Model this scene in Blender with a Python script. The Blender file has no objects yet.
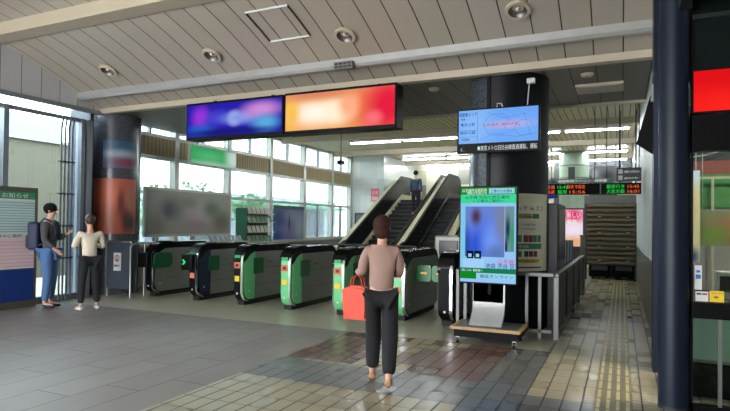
import bpy, bmesh, math, random
from mathutils import Vector, Matrix
random.seed(4)
S = bpy.context.scene
COL = S.collection
PI = math.pi

# ------------------------------------------------------------ helpers
def lin(c):
    return tuple((x / 12.92 if x <= .04045 else ((x + .055) / 1.055) ** 2.4) for x in (v / 255 for v in c))

def chain_loc(o):
    v = Vector((0, 0, 0))
    while o is not None:
        v += o.location
        o = o.parent
    return v

class MB:
    def __init__(s):
        s.bm = bmesh.new()
    def box(s, x0, x1, y0, y1, z0, z1, bev=0, seg=2):
        t = bmesh.new()
        bmesh.ops.create_cube(t, size=1)
        for v in t.verts:
            v.co = Vector(((x0 + x1) / 2 + v.co.x * (x1 - x0), (y0 + y1) / 2 + v.co.y * (y1 - y0), (z0 + z1) / 2 + v.co.z * (z1 - z0)))
        if bev:
            bmesh.ops.bevel(t, geom=t.edges[:], offset=bev, segments=seg, affect='EDGES', profile=.6)
        s.merge(t); return s
    def merge(s, t):
        me = bpy.data.meshes.new('tmp'); t.to_mesh(me); t.free()
        s.bm.from_mesh(me); bpy.data.meshes.remove(me)
    def cyl(s, p0, p1, r, seg=16, r2=None):
        p0, p1 = Vector(p0), Vector(p1); d = p1 - p0
        t = bmesh.new()
        bmesh.ops.create_cone(t, cap_ends=True, segments=seg, radius1=r, radius2=r if r2 is None else r2, depth=d.length)
        q = Vector((0, 0, 1)).rotation_difference(d.normalized()).to_matrix().to_4x4()
        bmesh.ops.transform(t, matrix=Matrix.Translation((p0 + p1) / 2) @ q, verts=t.verts)
        s.merge(t); return s
    def tube(s, pts, r, seg=10):
        pts = [Vector(p) for p in pts]; rings = []
        up = None
        for i, p in enumerate(pts):
            d = (pts[min(i + 1, len(pts) - 1)] - pts[max(i - 1, 0)]).normalized()
            if up is None:
                up = Vector((0, 0, 1)) if abs(d.z) < .9 else Vector((1, 0, 0))
            a = d.cross(up).normalized(); b = a.cross(d).normalized(); up = b
            rings.append([s.bm.verts.new(p + r * (math.cos(2 * PI * k / seg) * a + math.sin(2 * PI * k / seg) * b)) for k in range(seg)])
        for i in range(len(rings) - 1):
            for k in range(seg):
                s.bm.faces.new((rings[i][k], rings[i][(k + 1) % seg], rings[i + 1][(k + 1) % seg], rings[i + 1][k]))
        s.bm.faces.new(rings[0]); s.bm.faces.new(rings[-1][::-1])
        return s
    def prism(s, pts, axis, a0, a1, bev=0):
        # pts in the plane across the axis: 'x' -> (y,z), 'y' -> (x,z), 'z' -> (x,y)
        t = bmesh.new()
        def P(p, a):
            return {'x': (a, p[0], p[1]), 'y': (p[0], a, p[1]), 'z': (p[0], p[1], a)}[axis]
        A = [t.verts.new(P(p, a0)) for p in pts]; B = [t.verts.new(P(p, a1)) for p in pts]
        n = len(pts)
        f0 = t.faces.new(A); f1 = t.faces.new(B[::-1])
        for i in range(n):
            t.faces.new((A[i], B[i], B[(i + 1) % n], A[(i + 1) % n]))
        if bev:
            bmesh.ops.bevel(t, geom=list(set(f0.edges[:] + f1.edges[:])), offset=bev, segments=2, affect='EDGES')
        bmesh.ops.recalc_face_normals(t, faces=t.faces[:])
        s.merge(t); return s
    def lathe(s, prof, c=(0, 0, 0), seg=32, M=None):
        t = bmesh.new(); rings = []
        for r, z in prof:
            if r < 1e-5:
                rings.append([t.verts.new((0, 0, z))])
            else:
                rings.append([t.verts.new((r * math.cos(2 * PI * k / seg), r * math.sin(2 * PI * k / seg), z)) for k in range(seg)])
        for a, b in zip(rings, rings[1:]):
            for k in range(seg):
                k2 = (k + 1) % seg
                if len(a) == 1 and len(b) > 1: t.faces.new((a[0], b[k], b[k2]))
                elif len(b) == 1 and len(a) > 1: t.faces.new((a[k], a[k2], b[0]))
                elif len(a) > 1: t.faces.new((a[k], a[k2], b[k2], b[k]))
        bmesh.ops.recalc_face_normals(t, faces=t.faces[:])
        m = Matrix.Translation(c)
        if M is not None: m = m @ M
        bmesh.ops.transform(t, matrix=m, verts=t.verts)
        s.merge(t); return s
    def ball(s, c, r, sc=(1, 1, 1), sub=2):
        t = bmesh.new(); bmesh.ops.create_icosphere(t, subdivisions=sub, radius=r)
        bmesh.ops.transform(t, matrix=Matrix.Translation(c) @ Matrix.Diagonal((*sc, 1)), verts=t.verts)
        s.merge(t); return s
    def build(s, name, mat, parent=None, label=None, smooth=False, kind=None, cat=None, group=None):
        me = bpy.data.meshes.new(name); s.bm.to_mesh(me); s.bm.free()
        return link(name, me, mat, parent, label, smooth, kind, cat, group)

def link(name, me, mat, parent=None, label=None, smooth=False, kind=None, cat=None, group=None):
    if parent is not None:
        off = chain_loc(parent)
    else:
        co = [v.co for v in me.vertices]
        xs = [c.x for c in co]; ys = [c.y for c in co]; zs = [c.z for c in co]
        off = Vector(((min(xs) + max(xs)) / 2, (min(ys) + max(ys)) / 2, min(zs)))
        if kind == 'structure': off = Vector((0, 0, 0))
    me.transform(Matrix.Translation(-off))
    me.materials.clear(); me.materials.append(mat)
    if smooth:
        for p in me.polygons: p.use_smooth = True
        try:
            me.set_sharp_from_angle(angle=math.radians(38))
        except Exception: pass
    o = bpy.data.objects.new(name, me); COL.objects.link(o)
    if parent is not None: o.parent = parent
    else: o.location = off
    if label: o['label'] = label
    if kind: o['kind'] = kind
    if cat: o['category'] = cat
    if group: o['group'] = group
    return o

def thing(name, label, cat, loc, group=None):
    o = bpy.data.objects.new(name, None); o.empty_display_size = .2
    COL.objects.link(o); o.location = loc
    o['label'] = label; o['category'] = cat
    if group: o['group'] = group
    return o

def copy_tree(o, parent=None):
    c = o.copy(); COL.objects.link(c)
    if parent is not None: c.parent = parent
    for ch in list(o.children): copy_tree(ch, c)
    return c

def struct(name, mb, mat, smooth=False):
    return mb.build(name, mat, None, None, smooth, 'structure')

def rrect(x0, x1, z0, z1, r, n=6, corners=(1, 1, 1, 1)):
    # rounded rectangle points, corners order: (x0,z0),(x1,z0),(x1,z1),(x0,z1)
    out = []
    for (cx, cz, a0, on, px, pz) in ((x0 + r, z0 + r, PI, corners[0], x0, z0), (x1 - r, z0 + r, 1.5 * PI, corners[1], x1, z0),
                                     (x1 - r, z1 - r, 0, corners[2], x1, z1), (x0 + r, z1 - r, .5 * PI, corners[3], x0, z1)):
        if on:
            for k in range(n + 1):
                a = a0 + .5 * PI * k / n
                out.append((cx + r * math.cos(a), cz + r * math.sin(a)))
        else: out.append((px, pz))
    return out

# ------------------------------------------------------------ materials
EXPO = .55
EK = 2 ** -EXPO      # lit panels keep their brightness under the exposure
class NT:
    def __init__(s, name):
        s.m = bpy.data.materials.new(name); s.m.use_nodes = True
        s.t = s.m.node_tree; s.b = s.t.nodes['Principled BSDF']
        s._co = None
    def n(s, typ, **kw):
        x = s.t.nodes.new(typ)
        for k, v in kw.items(): setattr(x, k, v)
        return x
    def l(s, a, b): s.t.links.new(a, b)
    def co(s, which='Object'):
        if s._co is None: s._co = s.n('ShaderNodeTexCoord')
        return s._co.outputs[which]
    def pos(s):
        return s.n('ShaderNodeNewGeometry').outputs['Position']
    def math(s, op, a, b=None, c=None, clamp=False):
        x = s.n('ShaderNodeMath', operation=op); x.use_clamp = clamp
        for i, v in enumerate((a, b, c)):
            if v is None: continue
            if isinstance(v, (int, float)): x.inputs[i].default_value = v
            else: s.l(v, x.inputs[i])
        return x.outputs[0]
    def mix(s, f, a, b):
        x = s.n('ShaderNodeMix', data_type='RGBA')
        for sock, v in ((x.inputs[0], f), (x.inputs[6], a), (x.inputs[7], b)):
            if isinstance(v, (int, float)): sock.default_value = v
            elif isinstance(v, tuple): sock.default_value = (*v[:3], 1)
            else: s.l(v, sock)
        return x.outputs[2]
    def noise(s, scale, detail=3, vec=None, rough=.5):
        x = s.n('ShaderNodeTexNoise'); x.inputs['Scale'].default_value = scale; x.inputs['Detail'].default_value = detail
        x.inputs['Roughness'].default_value = rough
        o = s.n('ShaderNodeVectorMath', operation='ADD'); o.inputs[1].default_value = (31.3, 47.7, 5.37)
        s.l(vec if vec is not None else s.co(), o.inputs[0]); s.l(o.outputs[0], x.inputs['Vector'])
        return x.outputs['Fac']
    def noise2(s, *a, **k):
        f = s.noise(*a, **k); f.node.noise_dimensions = '2D'; return f
    def bump(s, h, strength=.3, dist=.01):
        x = s.n('ShaderNodeBump'); x.inputs['Strength'].default_value = strength; x.inputs['Distance'].default_value = dist
        s.l(h, x.inputs['Height']); s.l(x.outputs[0], s.b.inputs['Normal'])
    def col(s, c): s.l(c, s.b.inputs['Base Color'])

_mc = {}
def M(name, c, rough=.5, metal=0, var=.06, vs=6, spec=None, bump=0, coat=0):
    if name in _mc: return _mc[name]
    t = NT(name); c = lin(c)
    f = t.noise(vs, 4)
    t.col(t.mix(f, tuple(x * (1 - var * 2) for x in c), tuple(min(1, x * (1 + var * 2)) for x in c)))
    t.b.inputs['Roughness'].default_value = rough; t.b.inputs['Metallic'].default_value = metal
    if spec is not None: t.b.inputs['Specular IOR Level'].default_value = spec
    if coat: t.b.inputs['Coat Weight'].default_value = coat
    if bump: t.bump(t.noise(vs * 20, 2), bump, .002)
    _mc[name] = t.m; return t.m

def EM(name, c, strength=1.0):
    if name in _mc: return _mc[name]
    t = NT(name); c = lin(c)
    t.b.inputs['Base Color'].default_value = (.004, .004, .004, 1)
    t.b.inputs['Emission Color'].default_value = (*c, 1); t.b.inputs['Emission Strength'].default_value = strength * (EK if strength < 3 else 1)
    t.b.inputs['Roughness'].default_value = .5; t.b.inputs['Specular IOR Level'].default_value = 0
    _mc[name] = t.m; return t.m

def blobs(name, base, bl, axes='XZ', emit=0, rough=.4):
    """soft colour patches over a flat panel; (u, v, ru, rv, colour)"""
    t = NT(name); g = t.co('Generated')
    sp = t.n('ShaderNodeSeparateXYZ'); t.l(g, sp.inputs[0])
    U, V = sp.outputs[axes[0]], sp.outputs[axes[1]]
    c = lin(base)
    cur = c
    for (u, v, ru, rv, cc) in bl:
        a = t.math('MULTIPLY', t.math('SUBTRACT', U, u), 1 / ru)
        b = t.math('MULTIPLY', t.math('SUBTRACT', V, v), 1 / rv)
        d = t.math('SQRT', t.math('ADD', t.math('MULTIPLY', a, a), t.math('MULTIPLY', b, b)))
        f = t.n('ShaderNodeMapRange', interpolation_type='SMOOTHSTEP')
        t.l(d, f.inputs[0]); f.inputs[1].default_value = 1.5; f.inputs[2].default_value = .15
        cur = t.mix(f.outputs[0], cur, lin(cc))
    if emit:
        t.b.inputs['Base Color'].default_value = (.004, .004, .004, 1)
        t.b.inputs['Specular IOR Level'].default_value = 0; t.l(cur, t.b.inputs['Emission Color']) ; t.b.inputs['Emission Strength'].default_value = emit * EK
    else:
        t.col(cur)
    t.b.inputs['Roughness'].default_value = rough
    return t.m

def grid_lines(t, coord, period, width, off=0.0):
    """1 in the joint, 0 elsewhere"""
    f = t.math('FRACT', t.math('ADD', t.math('DIVIDE', coord, period), off))
    return t.math('LESS_THAN', f, width / period)

def slat_mat(name, c, axis='X', period=.35, width=.014, dark=(60, 55, 50), rough=.45, var=.05):
    t = NT(name); sp = t.n('ShaderNodeSeparateXYZ'); t.l(t.pos(), sp.inputs[0])
    j = grid_lines(t, sp.outputs[axis], period, width)
    n = t.noise(1.2, 4, t.pos()); c = lin(c)
    # each slat a touch different in tone
    idx = t.math('FLOOR', t.math('DIVIDE', sp.outputs[axis], period))
    wn = t.n('ShaderNodeTexWhiteNoise', noise_dimensions='1D'); t.l(idx, wn.inputs['W'])
    k = t.math('ADD', t.math('MULTIPLY', n, .5), t.math('MULTIPLY', wn.outputs[0], .5))
    base = t.mix(k, tuple(x * (1 - var * 2) for x in c), tuple(min(1, x * (1 + var)) for x in c))
    t.col(t.mix(j, base, lin(dark)))
    t.b.inputs['Roughness'].default_value = rough
    t.bump(t.math('SUBTRACT', 1.0, j), .6, .02)
    return t.m

CREAM = M('cream_painted_steel', (184, 172, 150), .45, var=.04, vs=2)
WHITE = M('white_enamel', (222, 224, 224), .35)
GREYF = M('grey_window_frame', (128, 134, 142), .35, .4)
DKFRAME = M('dark_grey_frame', (52, 58, 68), .4, .2)
ALU = M('aluminium', (168, 172, 172), .3, .85)
STEEL = M('brushed_stainless', (104, 106, 104), .4, .85, var=.08, vs=30)
CHROME = M('chrome', (225, 225, 228), .08, 1)
BLACK = M('black_plastic', (10, 11, 13), .45, spec=.12)
BLKGL = M('black_gloss', (9, 10, 12), .2, spec=.35)
NAVY = M('navy_painted_steel', (28, 38, 60), .35, .1)
PILLAR = M('navy_black_post', (20, 29, 46), .42, 0, spec=.3)
GREEN = M('light_green_panel', (112, 204, 138), .3)
DKGREEN = M('dark_green_flap', (14, 92, 48), .3, coat=.3)
SILVER = M('silver_grey_panel', (128, 132, 124), .38, .45)
RUBBER = M('black_rubber', (16, 16, 16), .7)
YELL = M('yellow_paint', (236, 200, 40), .45)
REDP = M('red_print', (200, 50, 60), .5)
DKGREY = M('dark_grey_metal', (48, 50, 54), .45, .2)
INK = M('dark_ink', (40, 44, 50), .6)

def granite():
    t = NT('dark_speckled_granite')
    a = t.noise(60, 4, t.pos(), .7); b = t.noise(9, 3, t.pos())
    r = t.n('ShaderNodeValToRGB'); t.l(a, r.inputs[0])
    r.color_ramp.elements[0].position = .38; r.color_ramp.elements[0].color = (*lin((34, 38, 46)), 1)
    r.color_ramp.elements[1].position = .68; r.color_ramp.elements[1].color = (*lin((112, 118, 126)), 1)
    t.col(t.mix(t.math('MULTIPLY', b, .5), r.outputs[0], lin((44, 48, 56))))
    t.b.inputs['Roughness'].default_value = .22
    return t.m
GRAN = granite()

def glass_mat(name, tint=(235, 245, 245), alpha=.12, rough=.02):
    t = NT(name)
    out = t.t.nodes['Material Output']
    tr = t.n('ShaderNodeBsdfTransparent'); tr.inputs[0].default_value = (*lin(tint), 1)
    gl = t.n('ShaderNodeBsdfGlossy'); gl.inputs['Roughness'].default_value = rough
    fr = t.n('ShaderNodeFresnel'); fr.inputs[0].default_value = 1.45
    mx = t.n('ShaderNodeMixShader')
    f = t.math('MINIMUM', t.math('ADD', t.math('MULTIPLY', fr.outputs[0], .8), alpha * .1), .8)
    t.l(f, mx.inputs[0]); t.l(tr.outputs[0], mx.inputs[1]); t.l(gl.outputs[0], mx.inputs[2])
    t.l(mx.outputs[0], out.inputs['Surface'])
    return t.m
GLASS = glass_mat('clear_glass')
SHOPGLASS = glass_mat('shop_glass', (215, 225, 220), .05)

# ------------------------------------------------------------ text
def text(body, size, mat, parent, loc, face='-y', name='lettering', align='LEFT', fit=None, ext=.0012, label=None):
    c = bpy.data.curves.new(name, 'FONT'); c.body = body; c.size = size; c.extrude = ext; c.align_x = align
    c.resolution_u = 2
    o = bpy.data.objects.new(name, c); COL.objects.link(o)
    dg = bpy.context.evaluated_depsgraph_get(); dg.update()
    me = bpy.data.meshes.new_from_object(o.evaluated_get(dg))
    bpy.data.objects.remove(o); bpy.data.curves.remove(c)
    if not me.vertices: return None
    if fit:
        xs = [v.co.x for v in me.vertices]; w = max(xs) - min(xs)
        me.transform(Matrix.Diagonal((fit / w, 1, 1, 1)))
    R = {'-y': Matrix.Rotation(PI / 2, 4, 'X'),
         '+x': Matrix.Rotation(PI / 2, 4, 'Z') @ Matrix.Rotation(PI / 2, 4, 'X'),
         '-x': Matrix.Rotation(-PI / 2, 4, 'Z') @ Matrix.Rotation(PI / 2, 4, 'X')}[face]
    me.transform(Matrix.Translation(loc) @ R)
    return link(name, me, mat, parent, label)

# ============================================================ CAMERA
F = 556.; YAW = math.radians(24.8); PIT = math.radians(1.0); ROLL = math.radians(.7); SH = 9.7; H = 1.5
fw = Vector((-math.sin(YAW) * math.cos(PIT), math.cos(YAW) * math.cos(PIT), math.sin(PIT)))
rt = Vector((math.cos(YAW), math.sin(YAW), 0)); up = rt.cross(fw)
r2 = math.cos(ROLL) * rt + math.sin(ROLL) * up; u2 = -math.sin(ROLL) * rt + math.cos(ROLL) * up
cd = bpy.data.cameras.new('camera'); cam = bpy.data.objects.new('camera', cd); COL.objects.link(cam)
cam.matrix_world = Matrix(((r2.x, u2.x, -fw.x, 0), (r2.y, u2.y, -fw.y, 0), (r2.z, u2.z, -fw.z, H), (0, 0, 0, 1)))
cd.sensor_width = 36; cd.lens = 36 * F / 730; cd.shift_y = SH / 730; cd.clip_end = 300
S.camera = cam

# ============================================================ FLOOR
def sepxy(t):
    sp = t.n('ShaderNodeSeparateXYZ'); t.l(t.pos(), sp.inputs[0]); return sp.outputs['X'], sp.outputs['Y']

def small_tile():
    t = NT('small_stone_tiles'); X, Y = sepxy(t)
    TX, TY = .156, .27
    ix = t.math('FLOOR', t.math('DIVIDE', X, TX))
    # the corridor's tiles are shorter than the hall's
    stag = t.math('MULTIPLY', t.math('MODULO', t.math('ABSOLUTE', ix), 2.0), 0.0)
    yy = t.math('ADD', t.math('DIVIDE', Y, TY), stag)
    iy = t.math('FLOOR', yy)
    jx = t.math('LESS_THAN', t.math('FRACT', t.math('DIVIDE', X, TX)), .085)
    jy = t.math('LESS_THAN', t.math('FRACT', yy), .05)
    fine = t.math('LESS_THAN', t.math('FRACT', t.math('DIVIDE', Y, .09)), .12)
    fine = t.math('MULTIPLY', fine, t.math('GREATER_THAN', X, -.78))
    cv = t.n('ShaderNodeCombineXYZ'); t.l(ix, cv.inputs[0]); t.l(iy, cv.inputs[1])
    wn = t.n('ShaderNodeTexWhiteNoise', noise_dimensions='2D'); t.l(cv.outputs[0], wn.inputs[0])
    # plaid of cream, grey and brick-red fields
    def band(v, a, b): return t.math('MULTIPLY', t.math('GREATER_THAN', v, a), t.math('LESS_THAN', v, b))
    def bands(v, lst):
        r = None
        for a, b in lst:
            q = band(v, a, b); r = q if r is None else t.math('MAXIMUM', r, q)
        return r
    gx = bands(X, [(-1.25, -.78)])
    gy = t.math('MULTIPLY', bands(Y, [(4.59, 5.35), (1.9, 2.5), (10.2, 11)]), t.math('LESS_THAN', X, -.78))
    gy2 = t.math('MULTIPLY', bands(Y, [(4.3, 5.13), (9.8, 10.5)]), t.math('GREATER_THAN', X, -.78))
    gy = t.math('MAXIMUM', gy, gy2)
    grey = t.math('MAXIMUM', gx, gy)
    red = t.math('MULTIPLY', band(Y, 5.35, 7.3), t.math('LESS_THAN', X, -1.25))
    q = t.n('ShaderNodeVectorMath', operation='MULTIPLY'); t.l(cv.outputs[0], q.inputs[0]); q.inputs[1].default_value = (.156, .27, 0)
    dab = t.noise2(1.3, 1, q.outputs[0])
    red = t.math('MULTIPLY', red, t.math('LESS_THAN', dab, .55))
    cream = t.mix(wn.outputs[0], lin((168, 156, 124)), lin((184, 173, 142)))
    greyc = t.mix(wn.outputs[0], lin((98, 99, 98)), lin((114, 114, 112)))
    redc = t.mix(wn.outputs[0], lin((96, 70, 62)), lin((124, 92, 80)))
    c = t.mix(grey, cream, greyc); c = t.mix(t.math('MULTIPLY', red, t.math('SUBTRACT', 1.0, grey)), c, redc)
    dirt = t.noise2(1.3, 2, t.pos(), .5)
    c = t.mix(t.math('MULTIPLY', dirt, .45), c, lin((96, 90, 80)))
    c = t.mix(t.math('MULTIPLY', fine, .35), c, lin((60, 52, 36)))
    j = t.math('MAXIMUM', jx, t.math('MULTIPLY', jy, .6))
    c = t.mix(t.math('MULTIPLY', j, .95), c, lin((26, 24, 22)))
    t.col(c)
    r = t.math('ADD', t.math('MULTIPLY', wn.outputs[0], .12), .24)
    t.l(t.math('ADD', r, t.math('MULTIPLY', j, .3)), t.b.inputs['Roughness'])
    t.bump(t.math('ADD', t.math('SUBTRACT', 1.0, j), t.math('MULTIPLY', wn.outputs[0], .25)), .5, .004)
    return t.m

def big_tile():
    t = NT('grey_paving_slabs'); X, Y = sepxy(t)
    TX, TY = .41, 1.2
    xx = t.math('DIVIDE', t.math('ADD', X, 3.48), TX)
    ix = t.math('FLOOR', xx)
    stag = t.math('MULTIPLY', t.math('MODULO', t.math('ABSOLUTE', ix), 3.0), .34)
    yy = t.math('ADD', t.math('DIVIDE', t.math('SUBTRACT', Y, 3.29), TY), stag)
    jx = t.math('LESS_THAN', t.math('FRACT', xx), .022)
    jy = t.math('LESS_THAN', t.math('FRACT', yy), .008)
    cv = t.n('ShaderNodeCombineXYZ'); t.l(ix, cv.inputs[0]); t.l(t.math('FLOOR', yy), cv.inputs[1])
    wn = t.n('ShaderNodeTexWhiteNoise', noise_dimensions='2D'); t.l(cv.outputs[0], wn.inputs[0])
    c = t.mix(wn.outputs[0], lin((134, 127, 121)), lin((146, 139, 132)))
    c = t.mix(t.math('MULTIPLY', t.noise2(.7, 2, t.pos(), .5), .35), c, lin((108, 103, 100)))
    c = t.mix(t.math('MULTIPLY', t.noise2(90, 2, t.pos()), .2), c, lin((150, 148, 146)))
    j = t.math('MAXIMUM', jx, jy)
    t.col(t.mix(t.math('MULTIPLY', j, .9), c, lin((44, 42, 40))))
    t.l(t.math('ADD', t.math('MULTIPLY', t.noise2(2, 3, t.pos()), .15), .42), t.b.inputs['Roughness'])
    t.bump(t.math('SUBTRACT', 1.0, j), .3, .003)
    return t.m

def gate_floor():
    t = NT('beige_terrazzo')
    X, Y = sepxy(t)
    c = t.mix(t.noise2(.8, 1, t.pos(), .5), lin((178, 172, 150)), lin((190, 184, 160)))
    c = t.mix(t.math('MULTIPLY', t.noise2(120, 2, t.pos()), .3), c, lin((90, 88, 80)))
    t.col(c)
    t.b.inputs['Roughness'].default_value = .29
    return t.m

struct('floor', MB().box(-14, -3.48, -4, 7.04, -.1, 0), big_tile())
struct('floor', MB().box(-3.48, 7, -4, 7.04, -.1, 0).box(-.8, .42, 7.04, 24, -.1, 0), small_tile())
struct('floor', MB().box(-14, -.8, 7.04, 25, -.1, 0), gate_floor())

# tactile paving
tm = M('tactile_yellow', (122, 112, 84), .45, var=.12, vs=9)
tac = thing('tactile_paving', 'worn yellow tactile guide path with raised bars running down the corridor', 'tactile paving', (-.06, 8, 0))
MB().box(-.215, .09, 2.0, 16.9, .0005, .004).build('base_strip', tm, tac)
mb = MB()
y = 2.05
while y < 16.8:
    for k in range(4):
        x = -.178 + k * .077
        mb.box(x - .014, x + .014, y, y + .25, .004, .0095)
    y += .3
b = mb.build('guide_bars', M('tactile_bar_yellow', (196, 182, 134), .4, var=.12), tac); b['kind'] = 'stuff'

# ============================================================ CEILINGS
VP = [(-4, 3.55), (-3, 3.85), (-2, 4.1), (-1, 4.32), (0, 4.5), (1, 4.63), (2, 4.80), (3, 4.88), (4, 4.88), (4.6, 4.85), (5.1, 4.79), (5.6, 4.69), (5.9, 4.54), (6.3, 4.42), (6.65, 4.30), (7.0, 4.165), (7.3, 4.04), (7.6, 3.91), (8.0, 3.74)]
def vz(y):
    for (a, b), (c, d) in zip(VP, VP[1:]):
        if a <= y <= c: return b + (d - b) * (y - a) / (c - a)
VS = slat_mat('cream_ceiling_slats', (172, 163, 149), 'X', .352, .016, (52, 46, 40))
pts = VP + [(y, z + .12) for y, z in reversed(VP)]
struct('ceiling', MB().prism(pts, 'x', -9.6, .42), VS, True)
# vault edge trim, soffit
struct('trim_1', MB().prism([(7.93, 3.69), (8.07, 3.69), (8.07, 3.9), (7.9, 3.9), (7.9, 3.77)], 'x', -9.6, .40), CREAM)
SOF = slat_mat('soffit_slats', (104, 100, 96), 'X', .352, .02, (30, 28, 26))
struct('ceiling', MB().box(-10.2, .40, 8.07, 10.8, 3.75, 3.9), SOF)
struct('trim_2', MB().box(-10.2, .40, 10.8, 10.88, 3.70, 4.4), CREAM)
struct('ceiling', MB().box(-10.4, .4, 10.88, 25, 4.3, 4.4), slat_mat('olive_ceiling_slats', (206, 196, 158), 'X', .16, .02, (84, 74, 50)))
# cross beams under the far ceiling
for i, y in enumerate((12.6, 15.4, 19.0, 23.0)):
    struct('trim_%d' % (3 + i), MB().box(-10.2, .4, y, y + .22, 4.14, 4.3), CREAM)
# big cream beam and slim metal beam of the vault
struct('trim_7', MB().box(-9.6, .4, 5.6, 5.9, 4.49, 4.72, .01), CREAM)
RAILM = M('grey_painted_rail', (176, 176, 174), .35, .4)
struct('trim_8', MB().prism([(7.43, 3.86), (7.5, 3.86), (7.56, 3.89), (7.58, 3.95), (7.55, 4.0), (7.4, 4.0), (7.4, 3.9)], 'x', -9.6, .40), RAILM)
struct('trim_9', MB().box(-9.6, .4, 4.6, 4.75, 4.74, 4.83, .02), RAILM)

# ============================================================ LEFT WALL (hall side)
PAN = slat_mat('white_wall_cladding', (190, 190, 192), 'Y', .37, .012, (86, 84, 84), .4, .03)
prof = [(y, z) for y, z in VP if y >= -4]
cl = [(-4, 3.72)] + prof + [(8.0, 3.72)]
struct('wall_left', MB().prism(cl, 'x', -9.75, -9.6), PAN)
struct('trim_10', MB().box(-9.66, -9.56, -4, 8.0, 3.66, 3.73), GREYF)
struct('window_6', MB().box(-9.66, -9.64, -4, 7.9, 3.5, 3.66), GLASS)
# window frame members
FR = MB()
FR.box(-9.68, -9.57, -4, 7.7, 3.44, 3.50).box(-9.68, -9.57, -4, 7.7, 0, .12)
for y in (-3.6, -1.2, 1.2, 3.6, 5.98):
    FR.box(-9.69, -9.55, y, y + .09, 0, 3.5)
struct('window_1', FR, GREYF)
struct('window_2', MB().box(-9.645, -9.635, -4, 7.5, .12, 3.44), GLASS)
struct('trim_12', MB().box(-9.72, -9.55, 7.48, 7.56, 0, 3.5, .006).box(-9.74, -9.54, 7.6, 7.72, 0, 3.5, .01), M('grey_post', (120, 126, 136), .35, .3))
struct('trim_13', MB().box(-9.70, -9.58, 7.56, 7.6, 0, 3.5), DKFRAME)
# lower opaque panels inside the window line
struct('wall_left', MB().box(-10.2, -9.62, 7.72, 7.8, 0, 3.75), DKFRAME)
struct('wall_left', MB().box(-10.3, -10.2, 7.8, 20.7, 0, .98).box(-10.3, -10.2, 7.8, 9.0, .98, 4.3), M('beige_dado', (150, 146, 134), .5))

# gate-hall window wall
mb = MB()
ys = [8.98, 10.65, 12.72, 14.79, 16.86, 18.93, 20.55]
for y in ys: mb.box(-10.3, -10.12, y - .07, y + .07, .98, 4.3)
for z in (1.0, 3.06, 3.58, 4.26): mb.box(-10.28, -10.14, 8.98, 20.55, z - .04, z + .04)
mb.box(-10.27, -10.15, 8.98, 20.55, 2.18, 2.25)
struct('window_3', mb, M('pale_window_frame', (196, 198, 190), .35, .2))
mb = MB()
for a, b_ in zip(ys, ys[1:]): mb.box(-10.26, -10.17, (a + b_) / 2 - .025, (a + b_) / 2 + .025, 3.58, 4.26)
for a, b_ in list(zip(ys, ys[1:]))[-2:]: mb.box(-10.26, -10.17, (a + b_) / 2 - .025, (a + b_) / 2 + .025, 1.0, 2.2)
struct('window_4', mb, GREYF)
struct('window_5', MB().box(-10.225, -10.215, 8.98, 20.55, 1.0, 3.06).box(-10.225, -10.215, 8.98, 20.55, 3.6, 4.26), GLASS)
struct('wall_left', MB().box(-10.25, -10.16, 8.98, 20.55, 3.1, 3.54), slat_mat('tan_ribbed_band', (176, 158, 116), 'Y', .12, .02, (110, 96, 64), .6))
struct('trim_14', MB().box(-10.2, -9.98, 8.98, 20.55, .92, .98), M('window_sill', (180, 176, 164), .4))

# end walls
def tile_wall(name, a, b, c, s=.9, ax=('X', 'Z')):
    t = NT(name); sp = t.n('ShaderNodeSeparateXYZ'); t.l(t.pos(), sp.inputs[0])
    u = t.math('DIVIDE', sp.outputs[ax[0]], s); v = t.math('DIVIDE', sp.outputs['Z'], s * .9)
    cv = t.n('ShaderNodeCombineXYZ'); t.l(t.math('FLOOR', u), cv.inputs[0]); t.l(t.math('FLOOR', v), cv.inputs[1])
    wn = t.n('ShaderNodeTexWhiteNoise', noise_dimensions='2D'); t.l(cv.outputs[0], wn.inputs[0])
    r = t.n('ShaderNodeValToRGB'); t.l(wn.outputs[0], r.inputs[0]); r.color_ramp.interpolation = 'CONSTANT'
    r.color_ramp.elements[0].color = (*lin(a), 1)
    r.color_ramp.elements[1].position = .62; r.color_ramp.elements[1].color = (*lin(c), 1)
    e = r.color_ramp.elements.new(.36); e.color = (*lin(b), 1)
    fu = t.math('FRACT', t.math('MULTIPLY', u, 3)); fv = t.math('FRACT', t.math('MULTIPLY', v, 3))
    j = t.math('MAXIMUM', t.math('LESS_THAN', fu, .03), t.math('LESS_THAN', fv, .03))
    t.col(t.mix(t.math('MULTIPLY', j, .25), r.outputs[0], lin((120, 120, 118))))
    t.b.inputs['Roughness'].default_value = .25
    return t.m
struct('wall_back', MB().box(-10.3, -8.7, 20.6, 25, 0, 4.3), tile_wall('pale_wall_tiles', (214, 218, 214), (186, 194, 194), (202, 208, 206), .75))
struct('wall_back', MB().box(-8.7, -2.6, 24.6, 25, 0, 4.3), tile_wall('olive_check_tiles', (158, 158, 138), (112, 112, 100), (186, 184, 162), .75))
struct('wall_back', MB().box(-2.6, .42, 24.6, 25, 0, 4.3), M('far_dark_wall', (72, 76, 80), .6))

# corridor right wall
struct('wall_right', MB().box(.38, .5, 6.9, 24.6, 0, 1.0), M('grey_dado_panel', (104, 104, 96), .4))
struct('wall_right', MB().box(.38, .5, 6.9, 24.6, 1.0, 4.3), slat_mat('pale_wall_panels', (216, 222, 218), 'Y', 1.2, .02, (80, 84, 82), .5))
struct('trim_15', MB().box(.36, .38, 6.9, 17.4, .96, 1.03), STEEL)
struct('wall_right', MB().box(.30, .46, 6.55, 6.9, 0, 5.0), PILLAR)
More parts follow.
